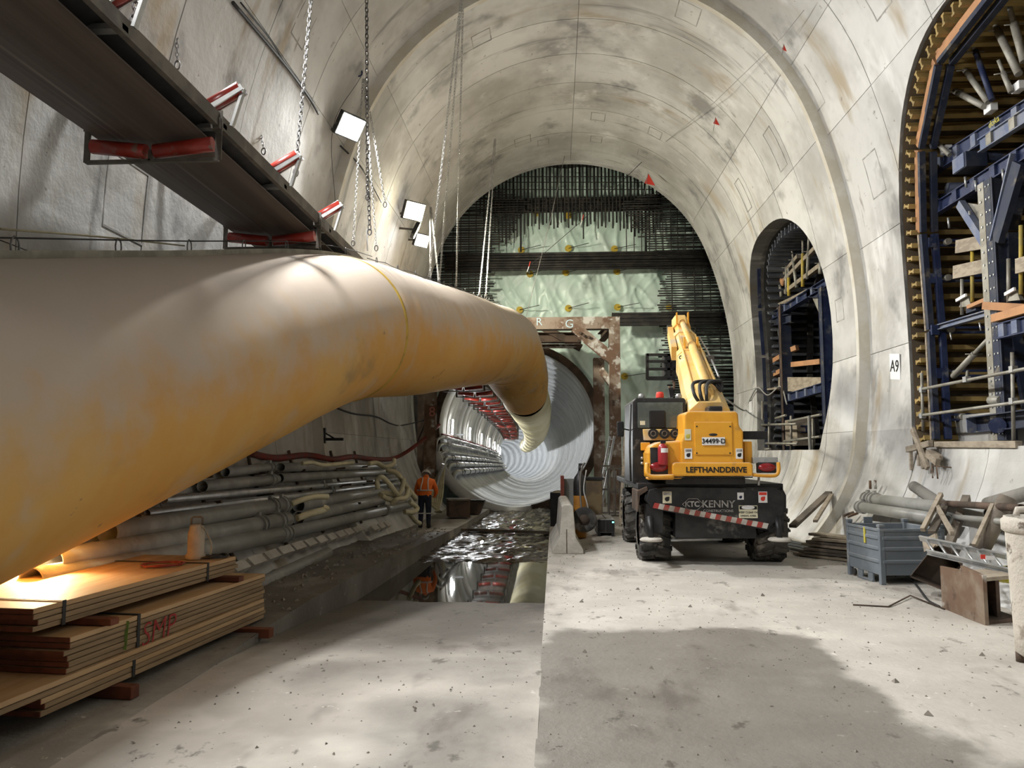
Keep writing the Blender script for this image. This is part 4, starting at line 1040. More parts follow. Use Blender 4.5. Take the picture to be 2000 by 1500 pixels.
# ================================================================== STEEL GANTRY IN FRONT OF THE TUNNEL
GY = 25.5
gt = thing('steel_gantry', 'rusty white-flaked steel portal frame standing in front of the tunnel', 'steel frame', PY(1200, 1010, GY) - Vector((0, 0, 0)))
z_t = PY(1100, 620, GY).z
xl, xr = PY(841, 800, GY).x, PY(1201, 800, GY).x
def mem(name, p0, p1, w_, h_, m=m_rust, up=(0, 0, 1), par=gt):
    return MB().ibeam(p0, p1, w_, h_, .025, up).build(name, m, par)
zb = -.05
tb = mem('top_beam', (xl - .2, GY, z_t - .22), (xr + .19, GY, z_t - .22), .38, .40)
MB().box(((xl+xr)/2, GY - .185, z_t - .22), (xr-xl+.36, .012, .38)).build('face_plate', m_rust, tb)
for x, lb in ((xl, 'l'), (xr, 'r')):
    p = mem('post', (x, GY, zb), (x, GY, z_t - .42), .36, .38, up=(0, 1, 0))
    MB().box((x, GY - .19, (zb + z_t - .42)/2), (.36, .012, z_t - .46 - zb)).build('face_plate', m_rust, p)
p0, p1 = PY(1122, 640, GY), PY(1196, 702, GY)
d = mem('knee_brace', p0, p1, .34, .34, up=(0, 1, 0)); MB().beam(p0 + Vector((0, -.18, 0)), p1 + Vector((0, -.18, 0)), .012, .36, up=(p1-p0).cross(Vector((0, 1, 0)))).build('face_plate', m_rust, d)
MB().beam(p1 + Vector((.12, -.01, .16)), p1 + Vector((-.12, -.01, -.14)), .42, .05, up=(0, 1, 0)).build('end_plate', m_rustd, gt)
for (px, py) in [(1133, 650), (1140, 655), (1150, 658)]: MB().cyl(PY(px, py, GY-.20), PY(px, py, GY-.26), .05, 8).build('bolt', m_rustd, gt)
p0, p1 = PY(1055, 656, GY+.3), PY(1110, 641, GY+.3); mem('link_beam', PY(1030, 640, GY+.5), PY(1075, 640, GY+.5), .3, .12, m_rustd)
# rear frame
GY2 = 27.2
xr2 = PY(1170, 800, GY2).x; zt2_ = PY(1100, 655, GY2).z
mem('rear_post', (xr2, GY2, zb), (xr2, GY2, PY(1170, 700, GY2).z), .38, .38, up=(0, 1, 0)); MB().box((xr2, GY2-.195, 2.2), (.36, .012, 4.4)).build('face_plate', m_rust, gt)
mem('rear_beam', PY(1010, 660, GY2), PY(1135, 660, GY2), .35, .36, m_rustd); mem('rear_beam', PY(1010, 676, GY2), PY(1130, 676, GY2), .3, .12, m_rust)
mem('rear_brace', PY(1062, 640, GY2), PY(1135, 680, GY2), .25, .25, m_rustd, up=(0, 1, 0))
mem('rear_brace', PY(1175, 725, GY+.6), PY(1198, 755, GY+.2), .2, .3, m_rust, up=(0, 1, 0))
mem('side_beam', (xr, GY, z_t - .22), (xr2 + .1, GY2, zt2_ - .1), .25, .3, m_rustd)
text('letter', 'R', .36, PY(1053, 629, GY-.20), m_txtblue, tb); text('letter', 'G', .40, PY(1112, 633, GY-.20), m_txtblue, tb)
text('letter', '8', .45, PY(844, 805, GY-.21), m_txtpink, gt)
MB().box((xl - .45, GY + 1.6, 2.6), (.5, .3, 5.4)).build('side_column', m_rustd, gt)

# ================================================================== REBAR
RY = 28.0
rc = thing('rebar_cage', 'dark steel reinforcement bars fringing the green sheet on the end wall', 'rebar', (AX, RY, 0))
unit = MB().cyl((0, 0, -.5), (0, 0, .5), .017, 6); um = unit.mesh('rebar_bar'); um.materials.append(m_rebar)
NB = [0]
def bar(p0, p1, r=1.0):
    p0, p1 = Vector(p0), Vector(p1); o = bpy.data.objects.new('rebar_bar', um); COL.objects.link(o); o.parent = rc
    o.location = (p0+p1)/2 - wloc(rc); d = p1-p0
    o.rotation_euler = d.to_track_quat('Z', 'X').to_euler(); o.scale = (r, r, d.length); NB[0] += 1
def arch_hw(z): return hw(z) + .25
def lerp_tab(tab, x):
    for (a, u), (c, v) in zip(tab[:-1], tab[1:]):
        if a <= x <= c: return u + (v-u)*(x-a)/(c-a)
    return tab[0][1] if x < tab[0][0] else tab[-1][1]
botT = [(940, 420), (985, 478), (1010, 455), (1040, 445), (1100, 438), (1200, 440), (1240, 455), (1270, 470), (1300, 430)]
for k in range(50):
    px = 938 + k*7.2
    if px > 1298: break
    yb_ = lerp_tab(botT, px) + rnd(-8, 8) + (35 if k % 17 == 11 else 0)
    pb = PY(px, yb_, RY + (.12 if k % 2 else 0)); u = abs(pb.x-AX)
    zt = ZC + math.sqrt(max((R1+.25)**2 - u*u, 0))
    bar(pb, (pb.x, pb.y, zt), 2.1 if k % 2 else 1.5)
rT = [(360, 1330), (395, 1215), (430, 1235), (460, 1252), (490, 1275), (520, 1292), (560, 1295), (620, 1288), (660, 1300), (700, 1292), (760, 1310), (1000, 1330)]
lT = [(360, 960), (395, 1035), (430, 1020), (455, 1000), (480, 968), (500, 962), (540, 958), (600, 955), (1000, 940)]
k = 0; y = 366
while y < 915:
    px = lerp_tab(rT, y) + rnd(-9, 9); a = PY(px, y, RY - .08*(k % 3)); e = AX + arch_hw(a.z)
    if e > a.x + .1: bar(a, (e, a.y, a.z + rnd(-.04, .04)), 1.6)
    if y < 720:
        px = lerp_tab(lT, y) + rnd(-9, 9); a = PY(px, y, RY - .08*(k % 3)); e = AX - arch_hw(a.z)
        if e < a.x - .1: bar(a, (e, a.y, a.z + rnd(-.04, .04)), 1.6)
    y += 4.6; k += 1
for px in [1225, 1240, 1255, 1270, 1283, 1297, 1312, 1326, 1341, 1356, 1372, 1388, 1405]:
    top = PY(px, 400, RY).z; u = PY(px, 600, RY).x - AX
    zt = min(top, ZC + math.sqrt(max((R1+.2)**2-u*u, 0))) if u < R1 + .1 else PY(px, 560, RY).z
    if px in (1312, 1356): bar((AX+u, RY-.12, .5), (AX+u, RY-.12, zt), 1.3)
    else: bar((AX+u, RY-.05, max(zt - 2.4, 4)), (AX+u, RY-.05, zt), 1.0)
for px in [885, 900, 916, 930, 945, 960, 975, 990, 1005]:
    u = PY(px, 500, RY).x - AX
    zt = ZC + math.sqrt(max((R1+.2)**2-u*u, 0)) if abs(u) < R1 else 8.0
    bar((AX+u, RY-.05, max(zt-2.6, 7.4) if px > 955 else 6.2), (AX+u, RY-.05, min(zt, PY(px, 372, RY).z)), .9)
for y in (345, 356, 370): bar(PY(960, y, RY+.05), PY(1275, y, RY+.05), 1.0)
print('bars', NB[0])
def girder(label, y0, y1, x0, x1, Y=27.75):
    t = thing('rebar_girder', label, 'girder', PY((x0+x1)/2, y1, Y), 'dark horizontal girders on the end wall')
    a, c = PY(x0, y0, Y), PY(x1, y1, Y); n = 7
    for k in range(n):
        z = c.z + (a.z-c.z)*k/(n-1)
        MB().cyl((a.x, Y + .03*(k % 2), z), (c.x, Y + .03*(k % 2), z + rnd(-.03, .03)), .048, 6).build('bar', m_rebar, t)
    MB().box(((a.x+c.x)/2, Y + .12, (a.z+c.z)/2), (c.x-a.x, .04, a.z-c.z)).build('web', m_rebar, t)
girder('upper dark girder behind the vertical bars near the arch top', 391, 409, 962, 1288, 28.15)
girder('long middle dark girder crossing the whole green sheet', 498, 522, 868, 1396)
girder('lower dark girder right of the steel gantry', 613, 633, 1195, 1418)

# ================================================================== CLUTTER BY THE TUNNEL MOUTH
# concrete barrier
q = PZ(1109, 1082, 0)
jb = [(-.29, 0), (.29, 0), (.29, .07), (.15, .30), (.105, .86), (.06, .90), (-.06, .90), (-.105, .86), (-.15, .30), (-.29, .07)]
t = thing('concrete_barrier', 'chipped concrete road barrier seen end-on beside the channel', 'barrier', q)
MB().sec(q, q + Vector((-.05, 3.0, 0)), jb).build('body', m_barrier, t, bevel=.015)
MB().beam(q + Vector((-.02, -.004, .02)), q + Vector((-.02, -.004, .45)), .012, .012).build('joint_groove', m_rustd, t)
# gas bottle trolley
q = PY(1133, 1030, 17.0); q.z = 0
t = thing('gas_cylinder', 'black-shouldered orange gas cylinder standing behind the barrier', 'cylinder', q)
MB().lathe(q, [(0, .02), (.13, .02), (.14, .06), (.14, .95), (.13, 1.0)], 20).build('body', m_cyl_or, t)
MB().lathe(q, [(.142, .93), (.142, 1.22), (.12, 1.32), (.05, 1.42), (.035, 1.47), (0, 1.47)], 20).build('shoulder', m_black, t)
MB().cyl(q + Vector((0, 0, 1.46)), q + Vector((0, 0, 1.58)), .03, 8).build('valve', m_black, t); MB().box(q + Vector((.04, 0, 1.60)), (.13, .05, .05)).build('valve_handle', m_black, t)
q2 = PY(1141, 1015, 15.9)
t = thing('hand_trolley', 'hand trolley with a large dusty spoked wheel behind the barrier', 'trolley', Vector((q2.x, q2.y, 0)))
w_ = MB().lathe(q2, [(.10, -.04), (.225, -.05), (.255, -.03), (.255, .03), (.225, .05), (.10, .04)], 24, 'Y'); w_.build('wheel', m_rubber, t)
MB().lathe(q2, [(.0, -.05), (.11, -.05), (.11, .05), (0, .05)], 14, 'Y').build('hub', m_rustd, t)
MB().tube(catmull([q2 + Vector((-.05, 0, .1)), q2 + Vector((-.07, .3, .7)), q2 + Vector((-.02, .4, 1.05)), q2 + Vector((.04, .4, 1.15))], 5), .02, 6).build('handle', m_convey, t)
MB().beam(q2, q2 + Vector((-.06, .5, -.18)), .04, .04).build('axle_arm', m_convey, t)
MB().tube(catmull([q2 + Vector((.06, .2, 1.0)), q2 + Vector((.0, .1, .6)), q2 + Vector((.07, .0, .3)), q2 + Vector((.10, 0, .0)), q2 + Vector((.05, 0, -.25))], 5), .014, 6).build('hose', m_cableg, t)
# grey box
a = PZ(1166, 1047, 0); a = Vector((a.x, a.y, 0))
t = thing('generator_box', 'low grey steel generator box on skids beside the ladder', 'generator', a + Vector((.18, .5, 0)))
MB().box(a + Vector((.20, .65, .22)), (.40, 1.3, .30)).build('body', mat('gen_grey', (.30, .29, .27), (.24, .235, .22), 3), t, bevel=.01)
MB().box(a + Vector((.20, -.004, .22)), (.37, .012, .27)).build('front_panel', m_black, t); MB().box(a + Vector((.20, -.012, .22)), (.01, .01, .26)).build('panel_divider', m_convey, t)
MB().box(a + Vector((.20, .65, .378)), (.012, 1.28, .01)).build('lid_seam', m_convey, t)
for dx in (.05, .35): MB().box(a + Vector((dx, .6, .035)), (.06, 1.3, .07)).build('skid', m_black, t)
MB().box(a + Vector((.36, -.014, .31)), (.04, .012, .03)).build('indicator', mat('green_indicator', (.1, .8, .6), emit=((.2, 1, .75), 4)), t)
# red/brown box and drum
q = PY(1105, 990, 18.2); q.z = 0
t = thing('steel_cabinet', 'rust-red edged grey steel cabinet behind the barrier', 'cabinet', q)
MB().box(q + Vector((.12, .2, .62)), (.32, .4, 1.24)).build('body', mat('cab_grey', (.24, .25, .24)), t, bevel=.01)
MB().box(q + Vector((-.08, .0, .66)), (.08, .5, 1.32)).build('red_edge', m_redbox, t)
q = PY(1152, 985, 19.5); q.z = 0
t = thing('steel_tank', 'brown dented steel tank behind the trolley', 'tank', q)
MB().box(q + Vector((0, .3, .70)), (.62, .6, .95)).build('body', mat('tank_brown', (.23, .17, .09), (.15, .11, .07), 3, rough=.6), t, bevel=.03); MB().box(q + Vector((0, .3, 1.21)), (.7, .66, .06)).build('lid', m_black, t)
for dx in (-.25, .25): MB().box(q + Vector((dx, .3, .11)), (.07, .55, .22)).build('foot', m_black, t)
q = PY(1091, 990, 20); q.z = 0
t = thing('waste_bin', 'dark open steel bin with rubbish by the tunnel mouth', 'bin', q)
for dx, dy, sx_, sy_ in ((-.2, 0, .03, .5), (.2, 0, .03, .5), (0, -.25, .43, .03), (0, .25, .43, .03)): MB().box(q + Vector((dx, dy, .42)), (sx_, sy_, .84)).build('side', m_black, t)
MB().ball(q + Vector((0, 0, .80)), .2, 10, (1, 1, .5)).build('rubbish', m_board, t)
# ladder
def ladder(label, p0, p1, width, n, m, side=(1, 0, 0), rail=.035):
    p0, p1 = Vector(p0), Vector(p1); s_ = Vector(side).normalized()*width/2
    t = thing('ladder', label, 'ladder', p0, 'ladders')
    for sd in (-1, 1): MB().chan(p0 + s_*sd, p1 + s_*sd, .03, .07, .008, up=s_.cross(p1-p0), flip=sd).build('rail', m, t)
    for k in range(n):
        q = p0.lerp(p1, (k+.6)/n); MB().cyl(q - s_, q + s_, .016, 8).build('rung', m, t)
    return t
p0 = PZ(1168, 1003, 0); p1 = PY(1196, 852, 24.6)
ladder('aluminium ladder leaning against the rusty gantry post', p0, p1, .36, 10, m_galv, side=(.25, -.9, 0))
# leaning poles and steel gates
def pole(name, label, p0, p1, r, m, cat, group, sq=False):
    b_ = MB(); (b_.beam(p0, p1, r*2, r*2) if sq else b_.cyl(p0, p1, r, 10)); return tag(b_.build(name, m), label, cat, group)
pole('timber_pole', 'long pinkish timber pole leaning left of the machine', PZ(1211, 1028, 0), PY(1222, 838, 21), .035, m_board, 'pole', 'leaning poles', True)
pole('steel_pole', 'thin grey pole leaning behind the timber pole', PZ(1219, 1025, 0), PY(1216, 850, 22), .022, m_galv, 'pole', 'leaning poles')
pole('steel_pole', 'greenish pole standing close to the machine cab', PZ(1228, 1015, 0), PY(1231, 850, 22.5), .04, m_pipe, 'pole', 'leaning poles')
for i, (x0, x1, Y, lb) in enumerate([(1190, 1238, 22.6, 'nearer grey steel barrier gate left of the machine'), (1176, 1222, 23.6, 'farther grey steel barrier gate behind the ladder')]):
    A, B_ = PY(x0, 1000, Y), PY(x1, 1000, Y); z0, z1 = .05, PY(x0, 915 - i*5, Y).z
    t = thing('barrier_gate', lb, 'gate', Vector(((A.x+B_.x)/2, Y, 0)), 'steel gates')
    for z in (z0, (z0+z1)/2, z1): MB().beam((A.x, Y, z), (B_.x, Y, z), .05, .05).build('rail', m_convey, t)
    for k in range(5):
        x = A.x + (B_.x-A.x)*k/4; MB().beam((x, Y, z0), (x, Y, z1), .035, .035).build('bar', m_convey, t)
# plank across the puddle, timber and channel pieces near the worker
tag(MB().beam(PZ(900, 1034, -.20), PZ(1076, 1040, -.20), .16, .07).build('plank', m_grimy), 'dark wet plank lying across the puddle', 'plank')
wire('rope', 'thin pale rope trailing across the plank to the barrier', [PZ(1030, 1036, -.1), PZ(1070, 1014, .05), PZ(1090, 1003, .1)], .012, m_hose, 'rope')
A = PZ(905, 1000, -.05)
t = thing('steel_trough', 'dirty steel trough box on the ledge right of the worker', 'trough', PY(893, 990, 23)); q = PY(893, 990, 23.0); q.z = -.1
MB().box(q + Vector((0, .2, .3)), (.62, .7, .5), rz=.25).build('body', m_rustd, t, bevel=.01); MB().box(q + Vector((0, .2, .57)), (.66, .74, .04), rz=.25).build('lid', m_grimy, t)
t = thing('steel_trough', 'smaller dark steel trough at the tunnel lip', 'trough', PY(925, 985, 24.5)); q = PY(925, 985, 24.5); q.z = -.1
MB().prism([q + Vector(v) for v in ((-.3, 0, .02), (.18, 0, .02), (.34, 0, .45), (-.34, 0, .45))], (0, .5, 0)).build('body', m_rustd, t); MB().beam(q + Vector((-.34, -.01, .45)), q + Vector((.34, -.01, .45)), .03, .03).build('rim', m_black, t)
# tunnel service pipes
for k, (a, r, lb) in enumerate([(1.045, .055, 'topmost slim pipe on the tunnel wall'), (1.075, .07, 'second pipe from the top on the tunnel wall'), (1.11, .045, 'third slim pipe on the tunnel wall'), (1.14, .09, 'fourth pipe on the tunnel wall'), (1.175, .10, 'thick fifth pipe on the tunnel wall'), (1.215, .11, 'lowest thick pipe on the tunnel wall with black straps')]):
    t = thing('tunnel_pipe', lb, 'pipe', tpt(29, math.pi*a, TR-.2), 'pipes on the tunnel wall')
    MB().tube([tpt(28.2 + 2*j, math.pi*a, TR - .12 - r) for j in range(50)], r, 12).build('tube', m_pipes if k != 1 else m_pipe, t)
    for j in range(16): 
        p = tpt(28.8 + 2.0*j, math.pi*a, TR - .12 - r); d = tpt(28.9 + 2.0*j, math.pi*a, TR - .12 - r) - p
        MB().cyl(p, p + d, r*1.18, 10).build('clamp', m_black if k in (3, 5) else m_galv, t)
    p = tpt(28.2, math.pi*a, TR - .12 - r); MB().tube(catmull([p, p + Vector((-.12, -.22, -.02)), p + Vector((-.2, -.45, -.18)), p + Vector((-.22, -.6, -.7))], 5), r*.95, 10).build('elbow', m_pipes, t)
wire('hose', 'dark hose draped over the topmost tunnel pipe', [tpt(28.3 + 1.6*j, math.pi*1.03, TR - .10 - .05*(j % 2)) for j in range(24)], .035, m_redhose, 'hose', 'hoses', smooth=True)
t = thing('wall_bracket', 'small steel bracket on the tunnel wall above the pipes', 'bracket', tpt(31.5, math.pi*1.0, TR))
p = tpt(31.5, math.pi*1.005, TR - .02); MB().beam(p + Vector((0, 0, .3)), p + Vector((0, 0, -.25)), .06, .06, up=(1, 0, 0)).build('plate', m_black, t); MB().beam(p + Vector((0, 0, -.12)), p + Vector((.55, 0, -.12)), .06, .06).build('arm', m_black, t)
# ================================================================== TELESCOPIC HANDLER
def pl(pts, Y): return [PY(x, y, Y) for x, y in pts]
TX = PY(1390, 1000, 14.5).x
TH_ = thing('telescopic_handler', 'yellow wheeled telescopic boom machine with black chassis seen from behind', 'telehandler', (TX, 14.8, 0))
def tb_(name, pts, Y, depth, m, par=TH_, bevel=.012): return MB().prism(pl(pts, Y), (0, depth, 0)).build(name, m, par, bevel=bevel)
def bx_(name, x0, x1, y0, y1, Y, depth, m, par=TH_, bevel=.012):
    a, c = PY(x0, y0, Y), PY(x1, y1, Y)
    return MB().box(((a.x+c.x)/2, Y+depth/2, (a.z+c.z)/2), (abs(c.x-a.x), depth, abs(a.z-c.z))).build(name, m, par, bevel=bevel)
def wheel(x, Y, r, w_):
    c = Vector((x, Y, r))
    t = MB().lathe(c, [(r*.55, -w_/2), (r*.80, -w_/2), (r*.93, -w_*.47), (r*.955, -w_*.40), (r*.955, w_*.40), (r*.93, w_*.47), (r*.80, w_/2), (r*.55, w_/2)], 36, 'X').build('tyre', m_rubber, TH_)
    lg = MB()
    for k in range(18):
        for sd in (-1, 1):
            a = 2*math.pi*(k + (.5 if sd > 0 else 0))/18; a2 = a + .17
            p = c + Vector((sd*w_*.47, r*.965*math.sin(a), r*.965*math.cos(a))); q = c + Vector((sd*w_*.02, r*.975*math.sin(a2), r*.975*math.cos(a2)))
            lg.beam(p, q, .075, .05, up=(p+q)/2-c)
            s_ = c + Vector((sd*w_*.49, r*.80*math.sin(a-.02), r*.80*math.cos(a-.02))); lg.beam(s_, p, .04, .07, up=(sd, 0, 0))
    lg.build('tread_lugs', m_rubber, t)
    MB().lathe(c, [(0, -w_*.3), (r*.2, -w_*.3), (r*.25, -w_*.22), (r*.5, -w_*.22), (r*.56, -w_*.42), (r*.56, w_*.42), (r*.5, w_*.22), (0, w_*.22)], 24, 'X').build('rim', m_rustd, t)
xa, xb = PY(1280, 1040, 13.4).x, PY(1506, 1040, 13.4).x
WR = .56
for x in (xa, xb):
    wheel(x, 13.75, WR, .50); wheel(x, 16.55, WR, .50)
# chassis
bx_('chassis_frame', 1318, 1478, 985, 1052, 12.95, 4.2, m_black)
gd = tb_('rear_guard', [(1268, 957), (1300, 951), (1515, 953), (1531, 966), (1531, 1002), (1499, 1036), (1275, 994), (1262, 978)], 12.80, .35, m_black)
bx_('deck', 1246, 1530, 944, 957, 12.95, 4.4, m_black)
bx_('stabiliser_box', 1498, 1532, 957, 1040, 12.86, .5, m_black); bx_('stabiliser_box', 1262, 1296, 985, 1042, 12.86, .4, m_black)
tb_('left_fender', [(1245, 958), (1264, 950), (1266, 958), (1250, 968), (1247, 1000), (1245, 1000)], 12.9, .9, m_rustd)
tb_('right_fender', [(1527, 950), (1536, 968), (1536, 1000), (1528, 1000)], 12.9, .9, m_black)
for px in (1272, 1523):
    p = PY(px, 1053, 12.72); MB().lathe(p, [(0, .03), (.16, .02), (.19, -.01), (.17, -.03), (0, -.03)], 20).build('stabiliser_foot', m_barrier, TH_); MB().cyl(p, p + Vector((0, .12, .35)), .05, 10).build('stabiliser_leg', m_black, TH_)
MB().cyl((xa, 13.75, WR), (xb, 13.75, WR), .11, 12).build('rear_axle', m_black, TH_); MB().cyl((xa, 16.55, WR), (xb, 16.55, WR), .11, 12).build('front_axle', m_black, TH_)
MB().cyl(PY(1310, 1054, 13.2), PY(1410, 1052, 13.2), .035, 10).build('steering_rod', m_pipes, TH_)
MB().ball(PY(1385, 1030, 13.3), .22, 14, (1, .8, .8)).build('differential', m_black, TH_)
# striped tape along the guard
A, B_ = PY(1275, 992, 12.78), PY(1498, 1033, 12.78)
for k in range(22):
    a, c = A.lerp(B_, k/22), A.lerp(B_, (k+1)/22); dz = Vector((0, 0, .085))
    sl = Vector((.05, 0, 0))
    MB().prism([a, c, c + dz + sl*.6, a + dz + sl*.6], (0, .01, 0)).build('warning_stripe', m_stripe if k % 2 == 0 else m_stripew, gd)
text('guard_lettering', 'KENNY', .16, PY(1403, 985, 12.775), m_txtw, gd, ext=.003, bold=.003); text('guard_lettering', 'CONSTRUCTIONS', .058, PY(1403, 998, 12.775), m_txtw, gd, ext=.003)
text('guard_lettering', 'KTC', .12, PY(1352, 985, 12.775), m_txtw, gd, ext=.003, bold=.004)
c = [PY(x, y, 12.775) for x, y in ((1333, 985), (1345, 974), (1362, 974), (1374, 985), (1362, 996), (1345, 996))]
mb = MB()
for a, e in zip(c, c[1:] + c[:1]): mb.beam(a, e, .006, .014, up=(0, 1, 0))
mb.build('logo_outline', m_txtw, gd)
def sign(x0, x1, y0, y1, Y, m, par=gd, blob=None, txt=None, top=None):
    s_ = bx_('sticker', x0, x1, y0, y1, Y, .008, m, par, 0)
    hgt = abs(PY(x0, y0, Y).z - PY(x0, y1, Y).z)
    if top: bx_('sticker_header', x0+1.5, x1-1.5, y0+1.5, y0 + (y1-y0)*.32, Y-.003, .008, top, s_ if par is TH_ else par, 0)
    if blob:
        p = PY((x0+x1)/2, y0*.35 + y1*.65, Y-.003); MB().ball(p, hgt*.2, 10, (1, .1, 1)).build('pictogram', blob, s_ if par is TH_ else par); MB().ball(p + Vector((hgt*.12, 0, hgt*.12)), hgt*.1, 8, (1, .1, 1)).build('pictogram', blob, s_ if par is TH_ else par)
    if txt:
        for k, ln in enumerate(txt): text('sign_lettering', ln, hgt*.21, PY((x0+x1)/2, y0 + (y1-y0)*(.56 + .26*k), Y-.003), m_txt, par, ext=.002)
    return s_
sign(1443, 1480, 987, 1012, 12.785, m_creamsign, txt=['KEEP CLEAR OF', 'SWING AREA'], top=m_txt); MB().ball(PY(1461, 991, 12.775), .09, 12, (1.2, .05, .38)).build('sign_oval', m_white, gd)
sign(1294, 1312, 960, 983, 12.785, m_creamsign, blob=m_txt, top=m_txtw); sign(1440, 1453, 962, 976, 12.785, m_white, blob=m_blue); sign(1481, 1499, 960, 982, 12.785, m_white, blob=m_flag, top=m_flag)
# superstructure
MB().cyl((TX, 14.6, 1.25), (TX, 14.6, 1.50), .62, 28).build('slewing_ring', m_black, TH_)
bx_('turntable', 1300, 1456, 933, 946, 12.75, 2.6, m_black)
cw = tb_('counterweight', [(1337, 808), (1344, 803), (1437, 803), (1442, 808), (1444, 832), (1452, 842), (1453, 930), (1330, 930), (1330, 862), (1336, 846)], 12.55, 1.7, m_yellow, bevel=.03)
lw_ = tb_('counterweight_skirt', [(1313, 907), (1318, 903), (1466, 903), (1471, 908), (1471, 930), (1313, 930)], 12.50, .9, m_yellow, bevel=.025)
MB().beam(PY(1316, 932, 12.55), PY(1470, 932, 12.55), .02, .02).build('skirt_edge', m_black, lw_)
dr = bx_('access_door', 1356, 1432, 824, 889, 12.53, .05, m_yellow, cw, .015)
for (x, y) in ((1361, 833), (1426, 833), (1361, 885), (1426, 885)): MB().cyl(PY(x, y, 12.525), PY(x, y, 12.54), .014, 8).build('door_bolt', m_black, cw)
MB().ball(PY(1393, 849, 12.53), .07, 14, (1.0, .15, .32)).build('door_latch', m_black, cw)
pt = bx_('number_plate', 1371, 1416.5, 854, 869.5, 12.51, .012, m_white, cw, .004)
text('plate_number', '34499·D', .108, PY(1394, 862, 12.503), m_txt, cw, ext=.002, bold=.002)
text('machine_lettering', 'LEFTHANDDRIVE', .125, PY(1399, 918, 12.493), m_txt, lw_, ext=.002, bold=.003)
sign(1337, 1352, 876, 896, 12.54, m_white, cw, blob=m_txt, top=m_txtw); sign(1437, 1451, 876, 896, 12.54, m_white, cw, blob=m_txt, top=m_txtw)
sign(1337, 1350, 838, 860, 12.54, m_creamsign, cw, blob=m_txtyel)
for px in (1385,): MB().box(PY(px + 8, 804, 12.8), (.22, .4, .16)).build('boom_foot', m_black, TH_, bevel=.02)
# left tail
lh = MB().prism(pl([(1268, 935), (1266, 885), (1272, 870), (1288, 863), (1328, 860), (1334, 866), (1334, 935)], 12.62), (0, .9, 0)).build('left_hood', m_yellow, TH_, bevel=.05)
bx_('tail_recess', 1270, 1305, 874, 926, 12.60, .06, m_black, lh, .01); MB().ball(PY(1287, 912, 12.60), .15, 14, (1, .25, .55)).build('tail_lens', m_lampred, lh)
fe = MB().lathe(PY(1295, 908, 12.56), [(0, 0), (.075, 0), (.08, .02), (.08, .27), (.06, .32), (.025, .34), (.025, .38), (0, .38)], 18).build('extinguisher', m_ext, TH_)
MB().lathe(PY(1295, 884, 12.56), [(.082, 0), (.082, .07)], 18).build('extinguisher_label', m_white, fe); MB().box(PY(1295, 863, 12.56), (.08, .05, .05)).build('extinguisher_lever', m_black, fe)
MB().tube(catmull([PY(1264, 905, 12.55), PY(1263, 922, 12.5), PY(1270, 930, 12.48), PY(1290, 931, 12.47), PY(1316, 930, 12.47)], 5), .035, 8).build('bumper_tube', m_yellow, TH_)
bx_('lower_step', 1265, 1316, 933, 937, 12.5, .3, m_yellow)
# right tail
bx_('light_bracket', 1470, 1520, 893, 905, 12.62, .25, m_galv); bx_('tail_recess', 1480, 1517, 903, 924, 12.60, .12, m_black); MB().ball(PY(1498, 913, 12.59), .14, 14, (1, .3, .5)).build('tail_lens', m_lampred, TH_)
MB().tube(catmull([PY(1520, 903, 12.58), PY(1521, 918, 12.56), PY(1515, 928, 12.55), PY(1495, 929, 12.55), PY(1470, 927, 12.55)], 5), .03, 8).build('bumper_tube', m_yellow, TH_)
bx_('side_arm', 1452, 1500, 842, 858, 12.9, .25, m_black); bx_('side_tank', 1453, 1470, 862, 905, 12.7, .8, m_yellow)
MB().cyl(PY(1482, 932, 12.8), PY(1482, 948, 12.8), .02, 8).build('stay', m_pipes, TH_)
# cab
cb = tb_('cab', [(1236, 783), (1242, 777), (1336, 777), (1340, 782), (1340, 945), (1236, 945)], 13.35, 1.55, m_black, bevel=.02)
bx_('rear_window', 1245, 1335, 786, 836, 13.33, .03, m_glass, cb, .01); bx_('window_sticker', 1250, 1260, 822, 830, 13.325, .01, m_creamsign, cb, 0)
bx_('seat_back', 1268, 1300, 802, 836, 13.31, .03, m_black, cb, .02)
tb_('vent_band', [(1256, 838), (1322, 838), (1330, 846), (1326, 860), (1258, 860)], 13.25, .15, m_boomy, cb)
for px in (1276, 1298, 1319):
    MB().cyl(PY(px, 847, 13.18), PY(px, 847, 13.3), .088, 18).build('air_vent', m_black, cb); MB().lathe(PY(px, 847, 13.17), [(.035, 0), (.045, -.01), (.05, 0)], 14, 'Y').build('vent_hub', m_convey, cb)
bx_('cab_lower_panel', 1252, 1270, 864, 880, 13.25, .1, m_yellow, cb)
for (x, y) in ((1253, 774), (1326, 774)): MB().lathe(PY(x, y, 13.6), [(0, -.02), (.05, -.03), (.055, .05), (.03, .09), (0, .09)], 14, 'Y').build('roof_light', m_galv, cb)
MB().lathe(PY(1289, 777, 13.8), [(.07, 0), (.07, .06), (.06, .10), (0, .11)], 14).build('beacon', m_flag, cb)
mi = bx_('mirror', 1205, 1219, 823, 853, 13.6, .06, m_black, TH_, .02); MB().tube([PY(1219, 838, 13.63), PY(1229, 840, 13.7), PY(1238, 838, 13.9)], .012, 6).build('mirror_arm', m_black, mi)
MB().tube([PY(1232, 940, 13.4), PY(1230, 870, 13.4), PY(1232, 790, 13.4)], .018, 6).build('grab_rail', m_black, TH_)
for y in (895, 905): MB().ball(PY(1254, y, 13.33), .03, 8).build('cab_bolt', m_galv, cb)
